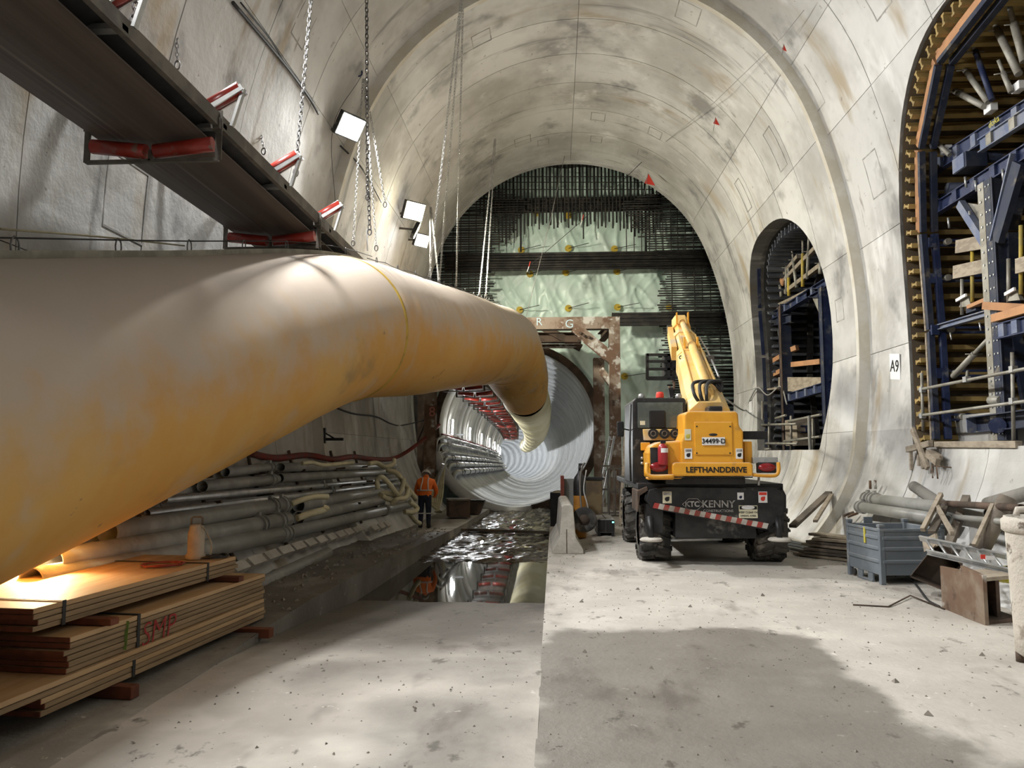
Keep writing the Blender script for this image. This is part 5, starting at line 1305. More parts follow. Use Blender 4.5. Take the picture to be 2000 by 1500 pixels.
# boom
b0, b1 = PY(1381, 806, 13.3), PY(1329, 640, 18.6)
bd = (b1-b0).normalized(); br = bd.cross(Vector((0, 0, 1))).normalized(); bu = br.cross(bd)
def bsec(name, f0, f1, w0, h0, w1, h1, m=m_boomy):
    p0, p1 = b0.lerp(b1, f0), b0.lerp(b1, f1)
    def oct_(w_, h_): a, c, k = w_/2, h_/2, .22; return [(-a, -c), (a, -c), (a, c-h_*k), (a-w_*k, c), (-a+w_*k, c), (-a, c-h_*k)]
    return MB().sec(p0, p1, oct_(w0, h0), poly1=oct_(w1, h1)).build(name, m, TH_, bevel=.01)
bsec('boom_base', -.06, .52, .66, .64, .56, .52); bsec('boom_middle', .46, .80, .44, .44, .42, .42); bsec('boom_inner', .76, .97, .36, .36, .34, .34)
bsec('boom_collar', .50, .55, .58, .58, .58, .58); bsec('boom_collar', .78, .82, .48, .48, .48, .48)
hd = bsec('boom_head', .93, 1.03, .42, .42, .40, .55)
def on(f, a, c): return b0.lerp(b1, f) + br*a + bu*c
MB().cyl(on(.0, .02, .36), on(.53, .02, .33), .085, 14).build('lift_cylinder', m_boomy, TH_); MB().cyl(on(.5, .02, .32), on(.93, .0, .26), .065, 14).build('cylinder_rod', m_boomy, TH_)
for f in (.52, .90):
    for sd in (-1, 1): MB().beam(on(f, sd*.13, .22), on(f+.02, sd*.13, .48), .03, .16, up=bd).build('cylinder_lug', m_yellow, TH_)
for a in (-.2, .22): MB().cyl(on(.05, a, .31), on(.72, a*.85, .26), .022, 8).build('hydraulic_tube', m_boomy, TH_)
MB().tube([on(.72, .28, .2), on(.55, .33, .2), on(.4, .33, .24), on(.2, .33, .26)], .02, 6).build('hydraulic_tube', m_galv, TH_)
MB().box(on(.42, .31, .2), (.12, .3, .14)).build('valve_block', m_convey, TH_)
for k in range(3): MB().tube(catmull([on(-.03, -.12 + .05*k, .2), on(-.05, -.25 + .1*k, .44), on(.02, -.22 + .12*k, .50), on(.06, .1 + .08*k, .44), on(.04, .26, .3)], 6), .03, 7).build('hydraulic_hose', m_cable, TH_)
for (x, y) in ((1330, 698), (1350, 744)): MB().tube([PY(x + 3*math.cos(a), y + 3*math.sin(a), 15.6) for a in [.5 + .5*k for k in range(10)]], .012, 5).build('lifting_eye', m_black, TH_)
MB().beam(on(.62, -.30, .0), on(.98, -.26, -.05), .12, .30).build('side_cylinder', m_boomy, TH_)
# carriage with forks at the boom head
fr = thing('fork_carriage', 'black fork carriage hanging at the boom head', 'fork carriage', PY(1290, 740, 18.2)); FY = 18.2
fr.parent = TH_; fr.location = PY(1290, 740, FY) - wloc(TH_)
del fr['label']; del fr['category']
for y in (693, 706, 721, 739): MB().beam(PY(1263, y, FY), PY(1318, y, FY), .06, .06 if y != 739 else .09).build('carriage_bar', m_black, fr)
for x in (1264, 1306, 1316): MB().beam(PY(x, 691, FY), PY(x, 741, FY), .07, .06, up=(0, 1, 0)).build('carriage_post', m_black, fr)
MB().box(PY(1312, 715, FY+.2), (.42, .4, .5)).build('carriage_head', m_black, fr, bevel=.03); MB().cyl(PY(1303, 643, 18.4), PY(1312, 643, 18.4), .10, 10).build('work_lamp', m_black, fr)
MB().tube([PY(1312 + 5*math.cos(a), 752 + 9*math.sin(a), FY) for a in [-1.6 + .5*k for k in range(10)]], .03, 6).build('hook', m_rust, fr); MB().beam(PY(1309, 758, FY), PY(1312, 776, FY), .1, .12, up=(0, 1, 0)).build('hook_block', m_black, fr)

# ================================================================== RIGHT SIDE: BIN AND SCRAP
N0 = PZ(1722, 1143, 0)
bn = thing('steel_bin', 'blue-grey ribbed steel stillage bin with a yellow strap', 'bin', N0 + Vector((.40, .5, 0)))
bw, bdp, bh, leg = .95, 1.0, .79, .13
rzb = Matrix.Rotation(.10, 3, 'Z')
def bp(x, y, z): return N0 + rzb @ Vector((x, y, z))
def bbox(name, x0, x1, y0, y1, z0, z1, m=m_grey_bin, par=bn, bev=.006): return MB().box(bp((x0+x1)/2, (y0+y1)/2, (z0+z1)/2), (x1-x0, y1-y0, z1-z0), m=rzb).build(name, m, par, bevel=bev)
for nm, a in (('front_wall', (.03, bw-.03, .012, .03)), ('back_wall', (.03, bw-.03, bdp-.03, bdp-.012)), ('left_wall', (.012, .03, .03, bdp-.03)), ('right_wall', (bw-.03, bw-.012, .03, bdp-.03))):
    wl2 = bbox(nm, *a, leg, bh - .02)
    for z in (.30, .34, .50, .54):
        pass
    for z in (.29, .47, .62):
        x0, x1, y0, y1 = a; g = .018
        bbox('pressed_rib', x0 - (g if nm == 'left_wall' else 0), x1 + (g if nm == 'right_wall' else 0), y0 - (g if nm == 'front_wall' else 0), y1 + (g if nm == 'back_wall' else 0), z, z + .055, par=wl2, bev=.015)
for x in (0, bw-.07):
    for y in (0, bdp-.07):
        bbox('corner_post', x, x+.07, y, y+.07, 0, bh + .01); bbox('stacking_cup', x-.006, x+.076, y-.006, y+.076, bh+.01, bh+.05)
bbox('base', .02, bw-.02, .02, bdp-.02, leg, leg+.03); bbox('skid', .02, .05, .28, .42, .01, leg); bbox('skid', .02, .05, .58, .72, .01, leg); bbox('skid', .01, .06, .28, .72, .0, .03)
bbox('yellow_strap', -.012, .01, .40, .44, .54, .77, m_txtyel); bbox('lifting_plate', .28, .42, bdp-.02, bdp, bh-.01, bh+.08); MB().cyl(bp(.02, .86, .06), bp(.06, .86, .06), .05, 14).build('castor', m_rubber, bn)
bbox('top_rim', 0, bw, -.005, .02, bh-.05, bh-.01); bbox('top_rim', -.005, .02, 0, bdp, bh-.05, bh-.01); bbox('top_rim', 0, bw, bdp-.02, bdp+.005, bh-.05, bh-.01); bbox('top_rim', bw-.02, bw+.005, 0, bdp, bh-.05, bh-.01)
# pipes along the right wall foot
def rp(name, label, a, c, r, m=m_pipe, fl=(), grp='scrap pipes along the right wall'):
    return pipe_run(name, label, [a, c], r, m, fl, grp)
def RW_(px, py, e): return hit(px, py, -e)
rp('scrap_pipe', 'upper of two long pale flanged pipes leaning on the right wall foot', RW_(1692, 974, .22), RW_(1935, 1004, .30), .105, m_pipe, (.02, .09))
rp('scrap_pipe', 'lower of two long pale flanged pipes leaning on the right wall foot', RW_(1680, 990, .30), RW_(1850, 1017, .34), .095, m_pipe, (.02,))
rp('scrap_pipe', 'thin pipe laid over the pale flanged pipes', RW_(1835, 983, .5), PX(1995, 992, 5.3), .045, m_rustd)
rp('scrap_pipe', 'short thick dark pipe sloping down the wall above the others', RW_(1785, 950, .16), RW_(1845, 990, .25), .09, mat('dull_pipe', (.25, .235, .21), (.19, .18, .16), 3))
rp('scrap_pipe', 'dark pipe on the right wall near the picture edge', RW_(1930, 984, .2), PX(2020, 960, 5.9), .09, MATS['dull_pipe'])
rp('scrap_pipe', 'thin pale pipe behind the crossed timbers', RW_(1865, 1010, .5), PX(1990, 1022, 5.2), .04, m_pipe)
for i, (x, y) in enumerate([(1700, 955), (1710, 955), (1668, 1000), (1676, 1002)]):
    p = RW_(x, y, .15); pole('rebar_stub', ['left upright rusty stub at the pipe flange', 'right upright rusty stub at the pipe flange', 'left rusty stub below the pipe flange', 'right rusty stub below the pipe flange'][i], p, p + (Vector((0, 0, .16)) if i < 2 else Vector((-.16, .1, -.08))), .025, m_rust, 'stub', 'rusty stubs')
def plank(label, a, c, w_, h_, m=m_grimy, name='plank', grp='scrap timbers on the right', cat='plank', up=(0, 0, 1)):
    return tag(MB().beam(a, c, w_, h_, up).build(name, m, bevel=.004), label, cat, grp)
plank('thick squared timber leaning on the right wall beside the bin', PX(1850, 1075, 5.2), RW_(1888, 972, .25), .10, .10, m_grimy)
plank('narrow crossed timber, left leg of the trestle behind the bin', PX(1802, 1035, 5.0), PX(1838, 965, 5.5), .06, .06, m_board)
plank('narrow crossed timber, right leg of the trestle behind the bin', PX(1828, 985, 5.4), PX(1860, 1042, 5.0), .05, .06, m_board)
plank('broad dark timber behind the trestle', PX(1820, 1040, 5.1), PX(1848, 985, 5.6), .10, .05, m_grimy)
plank('thin rail leaning against the log by the ladder', PX(1903, 1065, 5.0), PX(1940, 985, 5.35), .05, .05, m_board)
tag(MB().cyl(PX(1915, 1075, 5.15), PX(1968, 972, 5.5), .10, 14).build('log', m_grimy), 'round grimy log leaning beside the thin rail', 'log')
plank('long brown plank leaning on the wall right of the machine', PY(1548, 1028, 14.9), RW_(1619, 962, .08), .14, .06, m_grimy)
plank('second shorter plank leaning close behind the long brown one', PY(1592, 1018, 14.9), RW_(1624, 966, .08), .08, .05, m_board)
for k in range(7):
    y = 1072 - k*7; z = .02 + .06*k
    a = Vector((4.42 + .05*k + .04*(k % 2), 14.5 - .12*(k % 3), .035 + .058*k)); L = Vector((.75 - .03*k, -.95 + .12*(k % 3), .01*(k % 2)))
    plank('board in the low heap beside the bin, layer %s from the ground' % ['one', 'two', 'three', 'four', 'five', 'six', 'seven'][k], a, a + L, .28 + .1*(k % 2), .045, (m_grimy, m_board)[k % 3 == 0 or k > 4], name='heap_board', grp='boards heaped by the bin')
for k in range(3):
    a, c = PZ(1534 + 3*k, 1056 + 7*k, .05), PZ(1640, 1078 + 6*k, .05)
    pole('scaffold_tube', ['uppermost loose scaffold tube lying beside the bin', 'middle loose scaffold tube lying beside the bin', 'lowest loose scaffold tube lying beside the bin'][k], a, c, .035, m_pipes, 'tube', 'loose scaffold tubes')
# tilted rusty channel frame
ct = PY(1826, 1098, 10.6)
cf = thing('steel_channel', 'rusty open steel channel tipped on its corner in front of the bin', 'steel channel', Vector((ct.x, ct.y, 0)))
A, B_, C_, D_ = PY(1777, 1127, 10.4), PY(1832, 1058, 10.5), PY(1880, 1105, 10.6), PY(1838, 1152, 10.3)
for nm, p, q in (('upper_left_flange', A, B_), ('upper_right_flange', B_, C_), ('lower_flange', A, D_), ('end_flange', D_, C_)):
    MB().prism([p, q, q + (Vector((ct.x, ct.y, ct.z)) - q)*.06, p + (ct - p)*.06], (.17, .32, 0)).build(nm, m_rustd, cf)
MB().prism([A.lerp(ct, .06), B_.lerp(ct, .06), C_.lerp(ct, .06), D_.lerp(ct, .06)], (.01, .03, 0)).build('web', m_rustd, cf).location += Vector((.15, .27, 0))
MB().beam(B_ + Vector((-.02, -.02, .03)), PY(1805, 1066, 10.9), .03, .16).build('loose_rail', m_board, cf)
# plates and box
A = PZ(1845, 1188, 0); B_ = PZ(1932, 1222, 0); h_ = .52
pb_ = thing('steel_plate_box', 'rust-streaked steel plates and box section standing on the floor', 'steel plates', (A+B_)/2)
M_ = (A+B_)/2; dv = (B_-A); nv = Vector((-dv.y, dv.x, 0)).normalized()
m_plate = mat('rust_plate', (.16, .10, .065), (.25, .20, .15), 1.6, rough=.75, layers=[((.50, .47, .42), 1.7, .60, .66, (1, 1, .6)), ((.10, .065, .045), 3, .6, .7)])
MB().prism([A, M_, M_ + Vector((0, 0, h_)), A + Vector((0, 0, h_*.96))], nv*-.03).build('plate', m_plate, pb_); MB().prism([M_ + dv*.02, B_, B_ + Vector((0, 0, h_*1.02)), M_ + dv*.02 + Vector((0, 0, h_*1.10))], nv*-.04 + Vector((0, 0, 0))).build('plate', m_plate, pb_)
R_ = PZ(1995, 1215, 0); 
MB().prism([B_ + Vector((.02, .05, 0)), R_, R_ + Vector((0, .05, .04)), B_ + Vector((.02, .05, .04))], (.0, .5, 0)).build('box_floor', m_rustd, pb_)
MB().prism([B_ + Vector((.02, .05, .46)), R_ + Vector((0, .05, .46)), R_ + Vector((0, .05, .50)), B_ + Vector((.02, .05, .50))], (0, .5, 0)).build('box_lid', m_board, pb_)
MB().prism([B_ + Vector((.02, .5, 0)), R_ + Vector((0, .5, 0)), R_ + Vector((0, .5, .48)), B_ + Vector((.02, .5, .48))], (0, .03, 0)).build('box_back', m_rustd, pb_)
MB().box((B_ + R_)/2 + Vector((.02, .3, .24)), (.04, .3, .44)).build('box_web', m_rustd, pb_)
# yellow bag, ladder
p = PY(1960, 1122, 9.6); tag(MB().grid(lambda u, v: p + Vector((.20*math.sin(math.pi*v)*math.cos(2*math.pi*u)*(1+.25*nz3(u*6, v*5, 1)), .14*math.sin(math.pi*v)*math.sin(2*math.pi*u), .09*math.cos(math.pi*v)*(1+.4*nz3(u*5, v*6, 1, 3)))), 16, 10).build('plastic_bag', m_bag), 'crumpled yellow plastic bag under the lying ladder', 'bag')
l0, l1 = PY(1803, 1064, 10.3), PY(2020, 1112, 9.0)
ld_ = ladder('pale aluminium ladder lying across the scrap with a red sticker', l0, l1, .34, 8, m_galv, side=(.15, .9, .35))
q = PY(1918, 1087, 9.30); MB().box(q + Vector((0, -.02, .0)), (.05, .01, .05)).build('red_sticker', m_flag, ld_); MB().box(q + Vector((.075, -.03, -.012)), (.10, .01, .045)).build('white_sticker', m_white, ld_)
wire('reinforcing_rod', 'bent thin rod lying on the floor in front of the bin', [PZ(1666, 1181, .01), PZ(1735, 1185, .01), PZ(1778, 1163, .03), PZ(1845, 1190, .01)], .010, m_rustd, 'rod', 'rods and cables on the floor', smooth=False)
wire('floor_cable', 'black cable curling on the floor from under the tipped channel', [PZ(1780, 1130, .03), PZ(1795, 1150, .01), PZ(1812, 1172, .01), PZ(1835, 1185, .01)], .015, m_cable, 'cable', 'rods and cables on the floor')
# hopper at the right edge
hp = PZ(2055, 1300, 0); hp = Vector((hp.x, hp.y, 0))
hk = thing('concrete_skip', 'white concrete-splashed steel skip with a heavy rim at the right edge', 'skip', hp)
HR = PY(1962, 1030, hp.y); rt = hp.x - PY(1968, 1015, hp.y).x; rbm = hp.x - PY(1990, 1260, hp.y).x; zt_ = PY(1968, 1005, hp.y).z
MB().lathe(hp, [(rbm*.8, .06), (rbm, .10), (rbm, .28), (rt*.97, zt_ - .12), (rt*.99, zt_-.02), (rt*.9, zt_-.02), (rbm*.9, .3), (0, .28)], 40).build('shell', m_hopper, hk)
MB().lathe(hp, [(rt*.98, zt_-.16), (rt*1.06, zt_-.14), (rt*1.06, zt_-.05), (rt*.98, zt_-.03)], 40).build('rim', m_hopper, hk)
for a in (2.6, 3.4, 4.4): MB().cyl(hp + Vector((rbm*.8*math.cos(a), rbm*.8*math.sin(a), 0)), hp + Vector((rbm*.8*math.cos(a), rbm*.8*math.sin(a), .12)), .05, 10).build('foot', m_rustd, hk)
MB().tube([hp + Vector((-rt + .02, -.1, zt_)), hp + Vector((-rt+.03, -.1, zt_+.05)), hp + Vector((-rt+.15, -.12, zt_+.06)), hp + Vector((-rt+.2, -.12, zt_))], .03, 8).build('lug', m_hopper, hk)

# ================================================================== SIGN A9
q = hit(1748, 716, -.02); a = hit(1738, 700, -.02); c = hit(1760, 700, -.02)
xd = (c-a).normalized(); 
sg = thing('location_sign', 'white A9 sign board fixed to the pillar beside the formwork', 'sign', q - Vector((0, 0, .28)))
Mx = Matrix((xd, xd.cross(Vector((0, 0, 1))) * -1, Vector((0, 0, 1)))).transposed()
MB().box(q, (.44, .012, .50), m=Mx).build('board', m_white, sg)
nrm = Vector((0, 0, 1)).cross(xd); nrm = nrm if nrm.x < 0 else -nrm
text('sign_lettering', 'A9', .33, q + nrm*.012, m_txt, sg, xdir=xd, ydir=(0, 0, 1), ext=.002)
q = hit(1466, 795, -.02); tag(MB().box(q, (.02, .30, .36)).build('small_notice', m_white), 'small white notice beside the far opening', 'notice')
# ================================================================== FORMWORK IN THE OPENINGS
def formwork(i, label, xs, xe, spacing, m_b, m_first, ymax, ymin, skinm):
    o = OPEN[i]
    t = thing('formwork_shutter', label, 'formwork', (xs, o['Y'], o['zs']))
    pts = outline(o, .02, 60)
    # resample along the loop
    d = [0]
    for (y0, z0), (y1, z1) in zip(pts[:-1], pts[1:]): d.append(d[-1] + math.hypot(y1-y0, z1-z0))
    def at(s):
        for k in range(len(d)-1):
            if d[k] <= s <= d[k+1]:
                f = (s-d[k])/max(d[k+1]-d[k], 1e-6); y = pts[k][0] + (pts[k+1][0]-pts[k][0])*f; z = pts[k][1] + (pts[k+1][1]-pts[k][1])*f
                tx, tz = pts[k+1][0]-pts[k][0], pts[k+1][1]-pts[k][1]; L = math.hypot(tx, tz); return y, z, (tz/L*-1, tx/L)
    # plywood skin
    v = []; f = []
    for y, z in pts: v += [(wallx(z, y, 1) + (.05 if i == 1 else .42), y, z), (xe, y, z)]
    for k in range(len(pts)-1): f.append((2*k, 2*k+1, 2*k+3, 2*k+2))
    MB().add(v, f).build('plywood_skin', skinm, t)
    proto = None; s = .12
    while s < d[-1] - .1:
        y, z, n = at(s); nn = Vector((0, n[0], n[1]))
        if nn.dot(Vector((0, o['Y']-y, o['zc']-z))) < 0: nn = -nn
        c = Vector((xs, y, z)) + nn*.125
        ext = wallx(z, y, 1) + (.08 if i == 1 else .50) - xs + rnd(-.03, .03)
        mb = MB().ibeam(c + Vector((ext, 0, 0)), Vector((xe, c.y, c.z)), .085, .20, .04, up=nn)
        mb.build('timber_beam', m_b, t)
        s += spacing
    return t, at, d[-1]
m_ply = mat('plywood_skin', (.16, .12, .075), (.11, .085, .06), 1.5, rough=.8)
F2, at2, len2 = formwork(1, 'timber-beam arch shutter lining the near large opening', 6.72, 9.6, .245, m_h20, None, 0, 0, m_ply)
F1, at1, len1 = formwork(0, 'dark timber-beam arch shutter lining the far small opening', 6.85, 9.6, .27, m_h20d, None, 0, 0, MATS['dark_backdrop'])

def rib(t, at, s0, s1, x, inset, w_, h_, m, name, n=1):
    prev = None
    for k in range(n+1):
        s = s0 + (s1-s0)*k/n; y, z, nn = at(s)
        q = Vector((x if x > 7.5 else wallx(z, y, 1) + x - 6.62, y, z)); nv = Vector((0, nn[0], nn[1]))
        if nv.dot(Vector((0, OPEN[1 if t is F2 else 0]['Y']-y, OPEN[1 if t is F2 else 0]['zc']-z))) < 0: nv = -nv
        q += nv*inset
        if prev is not None: MB().beam(prev, q, w_, h_, up=(1, 0, 0)).build(name, m, t)
        prev = q
# polygonal timber former, steel edge and walers of the near shutter
for (s0, s1) in ((.05, 2.1), (2.15, 4.0), (4.05, 5.6), (5.7, 7.4), (7.5, 9.2)):
    hi = s0 > 3.9
    rib(F2, at2, s0, s1, 6.84, .24, .15 if hi else .05, .06, m_orange_t if hi else m_board, 'timber_former')
    rib(F2, at2, s0, s1, 6.86, .34, .09, .10, m_blued, 'steel_waler'); rib(F2, at2, s0, s1, 7.05, .36, .10, .10, m_blue if not hi else m_blued, 'steel_waler')
    rib(F2, at2, s0, s1, 8.3, .34, .10, .18, m_blued, 'steel_waler')
for s in (.55, 1.35, 2.15, 3.1, 3.75):
    y, z, nn = at2(s)
    q = Vector((6.80, y - .50, z)); pr = MB()
    for dz in (-.045, .045): pr.beam(q + Vector((0, .12, dz)), q + Vector((1.7, .12, dz)), .05, .04)
    pr.build('waler_rail', m_blue, F2)
    MB().box(q + Vector((.06, .10, 0)), (.13, .10, .18)).build('waler_clamp', m_blue, F2); MB().cyl(q + Vector((.32, .0, 0)), q + Vector((.32, .10, 0)), .06, 12).build('tie_nut', m_prop, F2)
for k in range(5): rib(F1, at1, .1 + k*2.4, 2.4 + k*2.4, 7.9, .36, .10, .16, m_rebar, 'rib')
for k in range(4): rib(F1, at1, .1 + k*1.5, 1.5 + k*1.5, 6.87, .04, .03, .10, m_blue if k > 1 else m_blued, 'edge_angle')

# ---- support towers
def pbeam(t, name, a, c, w_, h_, m, up=(0, 0, 1), cells=0, mc=None):
    """pair of channels with spacer plates between"""
    a, c = Vector(a), Vector(c)
    o = MB().ibeam(a, c, w_, h_, .018, up).build(name, m, t)
    for k in range(cells):
        q = a.lerp(c, (k+.5)/cells); MB().box(q, (w_*.98, .14, h_*.8)).build('spacer_plate', mc or m_bluel, o)
    return o
def prop(t, a, c, r=.038, m=m_prop):
    a, c = Vector(a), Vector(c); d = (c-a)
    o = MB().cyl(a, a + d*.62, r, 10).build('prop', m, t); MB().cyl(a + d*.60, c, r*.68, 8).build('prop_inner', m_prop, o)
    q = a + d*.6; s_ = d.cross(Vector((0, 1, 0))).normalized(); MB().cyl(q - s_*.14, q + s_*.14, .01, 5).build('prop_handle', m_prop, o)
    return o
S2 = thing('formwork_tower', 'blue steel shoring tower carrying the near large shutter', 'shoring tower', (6.9, 12, 1.9))
X2 = 6.95
def Q2(px, py, X=X2): return PX(px, py, X)
def along(px, py, px2, py2, X=X2): return Q2(px, py, X), Q2(px2, py2, X)
# upper pair of transoms
a, c = along(1795, 345, 2060, 178); pbeam(S2, 'transom', a, c, .12, .26, m_blue, cells=7)
a2_, c2_ = along(1915, 285, 2060, 190, 6.85); pbeam(S2, 'transom', a2_, c2_, .10, .22, m_bluel, cells=3, mc=m_prop)
a, c = along(1822, 413, 2060, 262); pbeam(S2, 'transom', a, c, .12, .22, m_blue, cells=6, mc=m_blue)
q = Q2(1932, 240, 6.87); text('beam_lettering', 'doka', .15, Q2(1941, 238, 6.86), m_txtyel, S2, xdir=(0, -1, .0), ydir=(0, 0, 1), ext=.002)
bxq = Q2(1895, 318); MB().box(bxq, (.35, .4, .26)).build('jack_box', m_blued, S2, bevel=.01); MB().box(bxq + Vector((-.18, .02, 0)), (.02, .36, .24)).build('jack_plate', m_bluel, S2)
for px, py in ((1885, 345), (1905, 352), (1920, 395), (1958, 330), (1893, 412), (1852, 425)): p = Q2(px, py, 6.85); MB().cyl(p, p + Vector((.02, .02, -.18)), .02, 8).build('spindle', m_galv, S2)
for px, py, L in ((1905, 307, .7), (1925, 375, .6), (1850, 368, .8), (1830, 383, .6)): p = Q2(px, py, 7.0); MB().cyl(p, p + Vector((1.2, 0, .02)), .10, 10).build('roller_tube', m_blued, S2)
# column
cA, cB = Q2(1934, 860, 6.85), Q2(1927, 352, 6.85)
col = MB().box(((cA.x), (cA.y+cB.y)/2, (cA.z+cB.z)/2), (.16, .05, 1)).build('column_tmp', m_prop, S2); bpy.data.objects.remove(col)
yc = (cA.y + cB.y)/2
MB().box((6.93, yc + .06, (cA.z+cB.z)/2), (.20, .015, cB.z-cA.z)).build('column_flange', m_prop, S2)
MB().box((6.93, yc - .10, (cA.z+cB.z)/2), (.02, .32, cB.z-cA.z)).build('column_web', m_blued, S2); MB().box((6.93, yc - .26, (cA.z+cB.z)/2), (.20, .015, cB.z-cA.z)).build('column_flange', m_blued, S2)
MB().box((6.835, yc - .0, (cA.z+cB.z)/2), (.012, .17, cB.z-cA.z)).build('column_face', m_prop, S2); MB().box((6.84, yc - .20, (cA.z+cB.z)/2), (.012, .22, cB.z-cA.z)).build('column_face', m_blued, S2)
riv = MB()
for k in range(20):
    z = cA.z + (cB.z-cA.z)*(k+.5)/20
    for dy in (-.15, -.24): riv.cyl((6.833, yc+dy, z), (6.82, yc+dy, z), .016, 6)
    riv.cyl((6.828, yc, z), (6.815, yc, z), .02, 6)
riv.build('column_rivets', m_galv, S2)
# braces
def br2(name, a, c, w_, h_, m): MB().beam(Q2(*a, 6.88), Q2(*c, 6.88), w_, h_, up=(1, 0, 0)).build(name, m, S2)
br2('knee_brace', (1876, 398), (1930, 482), .14, .10, m_bluel); br2('knee_brace', (1992, 318), (1948, 470), .24, .10, m_blued); br2('brace_edge', (1982, 300), (1941, 470), .03, .14, m_bluel)
MB().prism([Q2(1882, 395, 6.95), Q2(1925, 402, 6.95), Q2(1930, 470, 6.95)], (.02, 0, 0)).build('gusset', m_prop, S2)
# fan of props
for (a, c, r, m) in [((1855, 303), (1808, 258), .042, m_prop), ((1922, 208), (1832, 160), .05, m_prop), ((1930, 200), (1858, 98), .048, m_prop), ((1938, 195), (1885, 42), .045, m_blue), ((1975, 180), (1950, 118), .04, m_prop), ((1990, 145), (1922, 5), .055, m_prop), ((2000, 120), (1968, 0), .055, m_prop)]:
    prop(S2, Q2(*a, 6.80), Q2(*c, 6.72), r, m)
for (px, py) in ((1848, 293), (1935, 212), (1990, 170)): MB().box(Q2(px, py, 6.9), (.12, .20, .13)).build('prop_shoe', m_white, S2, bevel=.01)
prop(S2, Q2(1862, 735, 6.9), Q2(1932, 660, 6.9), .05)
# mid platform left and right of the column
a, c = along(1832, 640, 1930, 612); pbeam(S2, 'mid_transom', a, c, .12, .10, m_bluel, cells=0)
pbeam(S2, 'mid_transom', Q2(1950, 648, 6.82), Q2(2060, 620, 6.82), .12, .24, m_blue, cells=4)
MB().beam(Q2(1948, 622, 6.8), Q2(2060, 590, 6.8), .2, .12).build('orange_timber', m_orange_t, S2); MB().beam(Q2(1925, 597, 6.78), Q2(2010, 602, 6.9), .12, .12).build('orange_timber', m_orange_t, S2)
MB().beam(Q2(1895, 600, 6.9), Q2(1930, 585, 6.9), .12, .06).build('orange_timber', m_orange_t, S2); MB().box(Q2(1908, 603, 7.0), (.2, .30, .10)).build('packing_block', m_blued, S2)
for a, c, h_ in (((1863, 532), (1930, 518), .22), ((1868, 482), (1925, 472), .22), ((1985, 520), (2060, 500), .22)):
    MB().beam(Q2(*a, 6.86), Q2(*c, 6.9), .04, h_).build('toe_board', m_board, S2)
for px, y0, y1 in ((1879, 615, 545), (1899, 590, 490), (1970, 590, 505), (1994, 575, 440)): MB().cyl(Q2(px, y0, 6.92), Q2(px, y1, 6.92), .03, 8).build('guard_post', m_propy if px in (1899, 1994) else m_prop, S2)
for px, py in ((1885, 590), (1980, 578)): MB().prism([Q2(px-12, py+10, 6.9), Q2(px+12, py+8, 6.9), Q2(px+5, py-12, 6.9), Q2(px-3, py-12, 6.9)], (.06, 0, 0)).build('prop_head', m_prop, S2); MB().beam(Q2(px-17, py-3, 6.85), Q2(px+2, py-14, 6.85), .03, .05).build('clamp_lever', m_white, S2)
for px, y0 in ((1856, 650), (1913, 630)): MB().cyl(Q2(px, y0, 6.9), Q2(px+1, y0-14, 6.9) - Vector((0, 0, .25)), .015, 6).build('hanger_bolt', m_galv, S2)
# foot beam
pbeam(S2, 'foot_beam', Q2(1905, 830, 6.85), Q2(2060, 812, 6.85), .2, .26, m_blued); MB().box(Q2(1904, 831, 6.82), (.26, .02, .24)).build('end_plate', m_bluel, S2); MB().cyl(Q2(1948, 831, 6.7), Q2(1948, 831, 6.9), .12, 14).build('foot_pin', m_blue, S2)
MB().cyl(PX(1935, 782, 6.85), PX(1955, 782, 6.85) , .07, 10).build('stub_tube', m_prop, S2)
# concrete upstand behind the rail
tag(MB().box((7.6, 12.0, 2.2), (1.0, 4.6, .62)).build('trim_upstand', m_reveal), 'low concrete upstand under the near shutter', 'upstand', kind='structure')
# scaffold rail on the sill of the near opening
G2 = thing('scaffold_rail', 'two-rail scaffold tube handrail across the near large opening', 'handrail', (6.4, 12, 1.95), 'scaffold handrails')
XR = 6.50
for (a, c) in (((1795, 761), (2060, 709)), ((1795, 812), (2060, 776))):
    MB().cyl(PX(*a, XR), PX(*c, XR), .026, 10).build('rail_tube', m_prop, G2)
for px, y0, y1 in ((1803, 842, 728), (1980, 870, 688)):
    MB().cyl(PX(px, y0, XR+.03), PX(px-3, y1, XR+.03), .026, 10).build('upright_tube', m_prop, G2)
    for yy in (761, 812): MB().box(PX(px-1, yy - (40 if px > 1900 else 0)*(1 if yy == 761 else .72), XR+.01), (.08, .09, .09)).build('coupler', m_galv, G2)
MB().cyl(PX(1888, 743, XR), PX(1890, 726, XR+.3), .026, 8).build('stub_tube', m_prop, G2); MB().box(PX(1888, 741, XR), (.08, .1, .09)).build('coupler', m_galv, G2)
